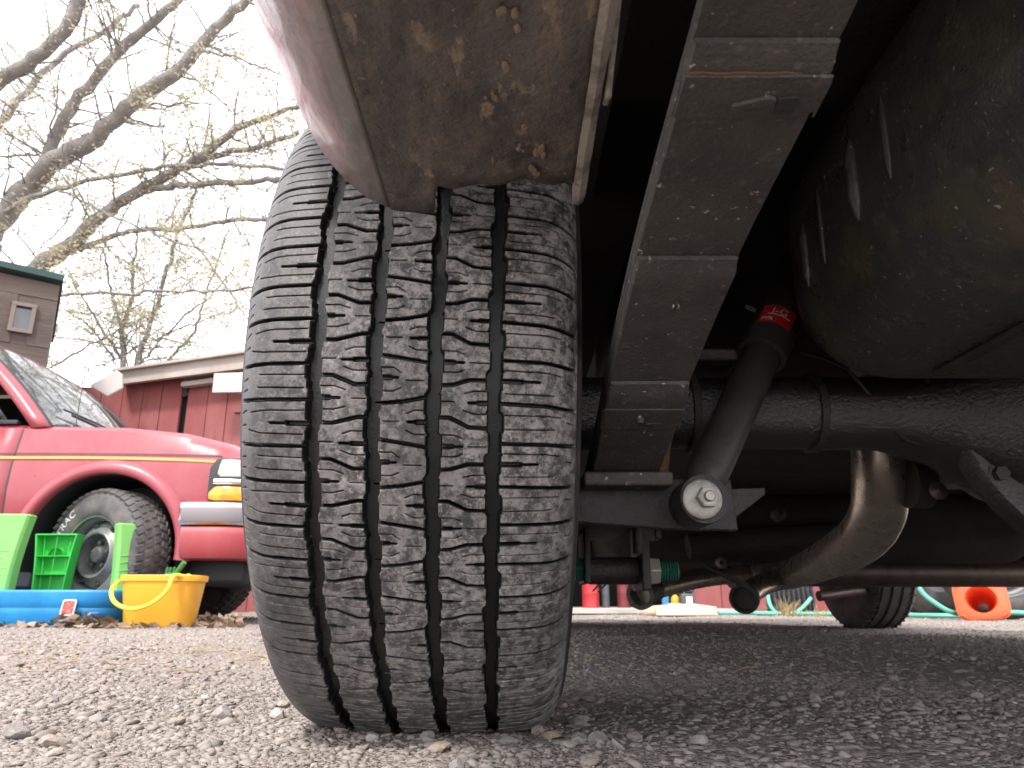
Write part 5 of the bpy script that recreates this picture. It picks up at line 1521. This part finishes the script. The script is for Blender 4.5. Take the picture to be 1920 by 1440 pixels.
M_redcan = mat('red_metal_can', (0.42, 0.03, 0.035), 0.4, layers=[((0.25, 0.03, 0.03), 8, 0.5, 0.7, 0.7)])
M_dkred = mat('dark_red_drum', (0.17, 0.03, 0.035), 0.5)
M_grey = mat('dark_grey_plastic', (0.07, 0.075, 0.085), 0.5)
M_ochre = mat('ochre_bottle', (0.55, 0.30, 0.02), 0.35)
M_bluep = mat('blue_carton', (0.03, 0.20, 0.42), 0.6)
M_card = mat('brown_cardboard', (0.50, 0.34, 0.24), 0.9, layers=[((0.62, 0.50, 0.40), 5, 0.45, 0.6, 0.7), ((0.36, 0.22, 0.14), 9, 0.55, 0.7, 0.6)])
jar('red_drum', 1108, 30, 1085, 8.6, M_redcan, 'red metal drum inside the dark garage left of the others', 'drum')
jar('grey_drum', 1136, 14, 1090, 8.7, M_grey, 'narrow dark grey canister beside the red drum', 'canister')
jar('dark_red_drum', 1170, 22, 1085, 8.9, M_dkred, 'dark maroon drum deep in the garage', 'drum')
jar('red_can', 1197, 20, 1106, 8.45, M_redcan, 'small bright red can at the garage doorway', 'can')
jar('ochre_bottle', 1267, 15, 1110, 8.0, M_ochre, 'ochre yellow bottle with black cap by the garage', 'bottle', capm=M_grey, shape='bottle')
b0 = at(1229, 1140, 8.05)
cart = MB().box(at(1241, 1120, 8.1).x, at(1252, 1120, 8.1).x, 8.05, 8.12, .05, at(1245, 1104, 8.1).z).build('blue_carton', M_bluep, bevel=.004); tag(cart, 'slim blue carton standing behind the ochre bottle', 'carton')
x0_, x1_, zt_ = px_box(1277, 1303, 1113, 7.9)
bx_ = empty('dark_canister', ((x0_ + x1_) / 2, 7.95, .05), label='square dark grey canister with white paper label', cat='canister')
MB().box(x0_, x1_, 7.88, 8.02, .05, zt_).build('body', M_grey, bx_, bevel=.012)
MB().box((x0_ + x1_) / 2 - .028, (x0_ + x1_) / 2 + .034, 7.872, 7.8775, .10, .165).build('paper_label', M_label_white, bx_)
MB().tube([((x0_ + x1_) / 2 - .03, 7.95, zt_), ((x0_ + x1_) / 2 - .02, 7.95, zt_ + .03), ((x0_ + x1_) / 2 + .05, 7.95, zt_ + .03), ((x0_ + x1_) / 2 + .06, 7.95, zt_)], .009, 8).build('handle', M_grey, bx_)
x0_, x1_, zt_ = px_box(1254, 1276, 1136, 7.6)
sm = MB().box(x0_, x1_, 7.55, 7.70, .05, .10).build('small_box', M_card, bevel=.004); tag(sm, 'little tan box in front of the ochre bottle', 'box')
# open flattened cardboard box
Yc = 6.1
cb = empty('cardboard_box', (at(1275, 1155, Yc).x, Yc, 0), label='squashed open brown cardboard box on the sunlit gravel', cat='cardboard box')
a = lambda px, py, Y: tuple(at(px, py, Y))
gy = lambda px, Y: (at(px, 1150, Y).x, Y, .012)
MB().add([gy(1203, Yc), gy(1229, Yc), a(1229, 1146, Yc), a(1204, 1138, Yc)], [(0, 1, 2, 3)]).build('flap', M_card, cb, solid=.006)
MB().add([gy(1230, Yc - .01), gy(1346, Yc - .01), a(1345, 1150, Yc), a(1230, 1154, Yc)], [(0, 1, 2, 3)]).build('front_side', M_card, cb, solid=.006)
MB().add([a(1231, 1153, Yc + .01), a(1344, 1149, Yc + .01), (at(1344, 1150, Yc + .3).x, Yc + .30, .05), (at(1231, 1150, Yc + .3).x, Yc + .30, .06)], [(0, 1, 2, 3)]).build('lid', mat('pale_cardboard', (0.60, 0.50, 0.41), 0.9), cb, solid=.006)
MB().add([(at(1212, 1150, Yc + .3).x, Yc + .31, .012), (at(1346, 1150, Yc + .3).x, Yc + .31, .012), (at(1346, 1150, Yc + .3).x, Yc + .34, .075), (at(1300, 1150, Yc + .3).x, Yc + .34, .10), (at(1212, 1150, Yc + .3).x, Yc + .33, .08)], [(0, 1, 2, 3, 4)]).build('back_side', M_card, cb, solid=.006)

# traffic cone lying on its side, base towards the camera
M_cone = mat('orange_cone_plastic', (0.85, 0.17, 0.07), 0.5, layers=[((0.78, 0.24, 0.13), 12, 0.5, 0.7, 0.6)], trans=.25)
Yk = 4.75
kc = at(1841, 1134, Yk)
kw = pxm(84, Yk) / 2
cone = empty('traffic_cone', (kc.x, Yk + .2, 0), label='orange traffic cone tipped over with its square base facing the camera', cat='traffic cone')
TM = Matrix.Translation((kc.x, Yk, kw * .82 + .008)) @ Matrix.Rotation(R(-32), 4, 'Z') @ Matrix.Rotation(-.10, 4, 'X') @ Matrix.Rotation(-.06, 4, 'Y')
N_ = 48
def sq(a, s, ex=.42):
    ca, sa = math.cos(a), math.sin(a)
    return (s * math.copysign(abs(ca) ** ex, ca), s * .82 * math.copysign(abs(sa) ** ex, sa))
loops = []
for kind, s, y in (('q', kw, .03), ('q', kw, .004), ('q', kw * .97, 0), ('c', kw * .60, 0.0), ('c', kw * .57, .008), ('c', kw * .45, .18), ('c', kw * .30, .42), ('c', kw * .20, .58), ('c', kw * .22, .59), ('c', kw * .34, .42), ('c', kw * .49, .18), ('c', kw * .62, .03), ('q', kw, .031)):
    row = []
    for k in range(N_ + 1):
        aa = 2 * math.pi * k / N_
        u, v = sq(aa, s) if kind == 'q' else (s * math.cos(aa), s * .95 * math.sin(aa))
        row.append(tuple(TM @ Vector((u, y, v))))
    loops.append(row)
MB().grid(loops).build('cone_body', M_cone, cone, smooth=50)
for sx in (-1, 1):
    for sz in (-1, 1):
        cc = TM @ Vector((sx * kw * .76, -.002, sz * kw * .66))
        MB().tube([TM @ Vector((sx * kw * .66, -.003, sz * kw * .70)), TM @ Vector((sx * kw * .84, -.003, sz * kw * .58))], .007, 8).build('base_slot', mat('dark_orange', (0.55, 0.09, 0.03), 0.6), cone)

# spare wheel leaning behind the cone
M_bigrim = mat('grey_truck_rim', (0.17, 0.17, 0.18), 0.4, metal=.3, layers=[((0.09, 0.085, 0.085), 10, 0.45, 0.65, 0.7)])
Yw = 5.35
wcx = at(1868, 1060, Yw).x
sp = empty('spare_wheel', (wcx, Yw, 0), label='large black wheel standing behind the orange cone', cat='wheel')
RW = .385
MB().lathe([(.235, -.11), (.25, -.125), (.30, -.135), (.35, -.12), (RW, -.08), (RW + .005, 0), (RW, .08), (.35, .12), (.25, .12), (.235, .1)], origin=(wcx, Yw, RW), axis=(.42, 1, 0), n=64).build('tyre', M_tyre2, sp)
MB().lathe([(.25, -.118), (.243, -.125), (.232, -.115), (.222, -.06), (.19, -.05), (.185, -.075), (.17, -.085), (.155, -.07), (.14, -.045), (.12, -.06), (.10, -.085), (.07, -.088), (.001, -.088)], origin=(wcx, Yw, RW), axis=(.42, 1, 0), n=56).build('rim', M_bigrim, sp)
Yw2 = 5.9
wc2 = at(1745, 1060, Yw2).x
sp2 = empty('spare_wheel', (wc2, Yw2, 0), label='second black wheel half hidden behind the front tyre, left of the orange cone', cat='wheel')
MB().lathe([(.20, -.10), (.25, -.12), (.30, -.13), (.35, -.11), (RW, -.08), (RW + .005, 0), (RW, .08), (.35, .12), (.25, .12), (.2, .1)], origin=(wc2, Yw2, RW), axis=(0, 1, 0), n=48).build('tyre', M_tyre2, sp2)
MB().lathe([(.205, -.10), (.19, -.05), (.12, -.04), (.08, -.08), (.001, -.08)], origin=(wc2, Yw2, RW), axis=(0, 1, 0), n=40).build('rim', M_bigrim, sp2)
# corrugated dark panel
Yp = 7.4
P = []
pts_ = []
x0_, x1_ = at(1438, 1130, Yp).x, at(1530, 1130, Yp).x
for i in range(61):
    x = x0_ + (x1_ - x0_) * i / 60
    pts_.append((x, Yp + .018 * math.sin(i * 1.05)))
M_corr = mat('grey_corrugated_sheet', (0.12, 0.125, 0.135), 0.5, metal=.3, layers=[((0.07, 0.07, 0.075), 6, 0.5, 0.7, 0.7)])
cg = MB().grid([[(x, y + .1 * z, z) for x, y in pts_] for z in (0.01, .5, 1.0)]).build('corrugated_sheet', M_corr, solid=.003, smooth=60)
tag(cg, 'dark grey corrugated metal sheet leaning on the pink-red wall', 'metal sheet')
# leaning fan grille strip by the front tyre
# garden hose
M_hose = mat('mint_green_hose', (0.10, 0.42, 0.31), 0.45, layers=[((0.14, 0.46, 0.35), 10, 0.45, 0.65, 0.6)])
hs = catmull([at(1718, 1090, 5.0), at(1730, 1112, 4.98), at(1755, 1132, 4.95), at(1785, 1148, 4.92), at(1815, 1150, 5.0), at(1880, 1148, 5.05), at(1935, 1150, 5.0), at(2000, 1152, 5.0)], 6)
hp_ = [Vector((p.x, p.y, max(p.z, .02))) for p in hs]
hose = empty('garden_hose', (at(1790, 1150, 5).x, 5.0, 0), label='mint green garden hose looping over the ground behind the car', cat='hose')
MB().tube(hp_, .0155, 10).build('hose_run', M_hose, hose)
hs = [at(1350, 1152, 6.6), at(1400, 1152, 6.5), at(1440, 1154, 6.4), at(1500, 1157, 6.2), at(1560, 1158, 6.0), at(1640, 1157, 5.8), at(1700, 1156, 5.5), at(1760, 1154, 5.3), at(1830, 1152, 5.2)]
MB().tube([Vector((p.x, p.y, .024)) for p in catmull(hs, 5)], .0155, 8).build('hose_run', M_hose, hose)
hs = [at(1384, 1128, 6.6), at(1405, 1145, 6.5), at(1430, 1153, 6.4), at(1462, 1156, 6.3), at(1490, 1150, 6.3), at(1508, 1136, 6.4), at(1520, 1122, 6.5)]
MB().tube([Vector((p.x, p.y, max(p.z, .022))) for p in catmull(hs, 6)], .0155, 8).build('hose_run', M_hose, hose)
hs = [at(1441, 1100, 6.7), at(1440, 1120, 6.6), at(1447, 1140, 6.5), at(1464, 1155, 6.4)]
MB().tube([Vector((p.x, p.y, max(p.z, .022))) for p in catmull(hs, 6)], .0155, 8).build('hose_run', M_hose, hose)
hs = [at(1312, 1142, 7.0), at(1325, 1140, 6.9), at(1340, 1147, 6.8), at(1352, 1152, 6.6)]
MB().tube([Vector((p.x, p.y, max(p.z, .022))) for p in catmull(hs, 6)], .0155, 8).build('hose_run', M_hose, hose)
# dry grass tufts
def tuft(px, Y, n, h, label):
    c = at(px, 1150, Y); mb = MB()
    for _ in range(n):
        b0 = Vector((c.x + random.gauss(0, .04), Y + random.gauss(0, .04), .0))
        d = Vector((random.gauss(0, .45), random.gauss(0, .3), 1)).normalized() * h * random.uniform(.5, 1.15)
        mb.tube([b0, b0 + d * .6, b0 + d + Vector((d.x * .5, 0, -.01))], [.003, .002, .001], 4, caps=False)
    o = mb.build('dry_grass_tuft', M_straw, smooth=0); tag(o, label, 'grass tuft')
tuft(1478, 6.0, 60, .16, 'pale dry grass tuft inside the green hose loop')
tuft(1528, 5.9, 18, .12, 'small sparse dry grass tuft at the left of the far front tyre')
gw = MB()
for px, Y, sc in ((430, 3.86, .035), (438, 3.85, .028)):
    c = at(px, 1158, Y); c.z = .004
    for a_ in (-.9, .2, 1.0):
        t_ = c + Vector((math.sin(a_) * sc, 0, sc * .9)); w_2 = Vector((.3 * sc, .1 * sc, .1 * sc))
        gw.add([c, t_ * .5 + c * .5 + w_2, t_, t_ * .5 + c * .5 - w_2], [(0, 1, 2), (0, 2, 3)])
o = gw.build('weed', mat('weed_leaf', (0.20, 0.30, 0.07), 0.7, trans=.3), smooth=0); tag(o, 'small pale green weed in the dead leaves by the pail', 'weed')
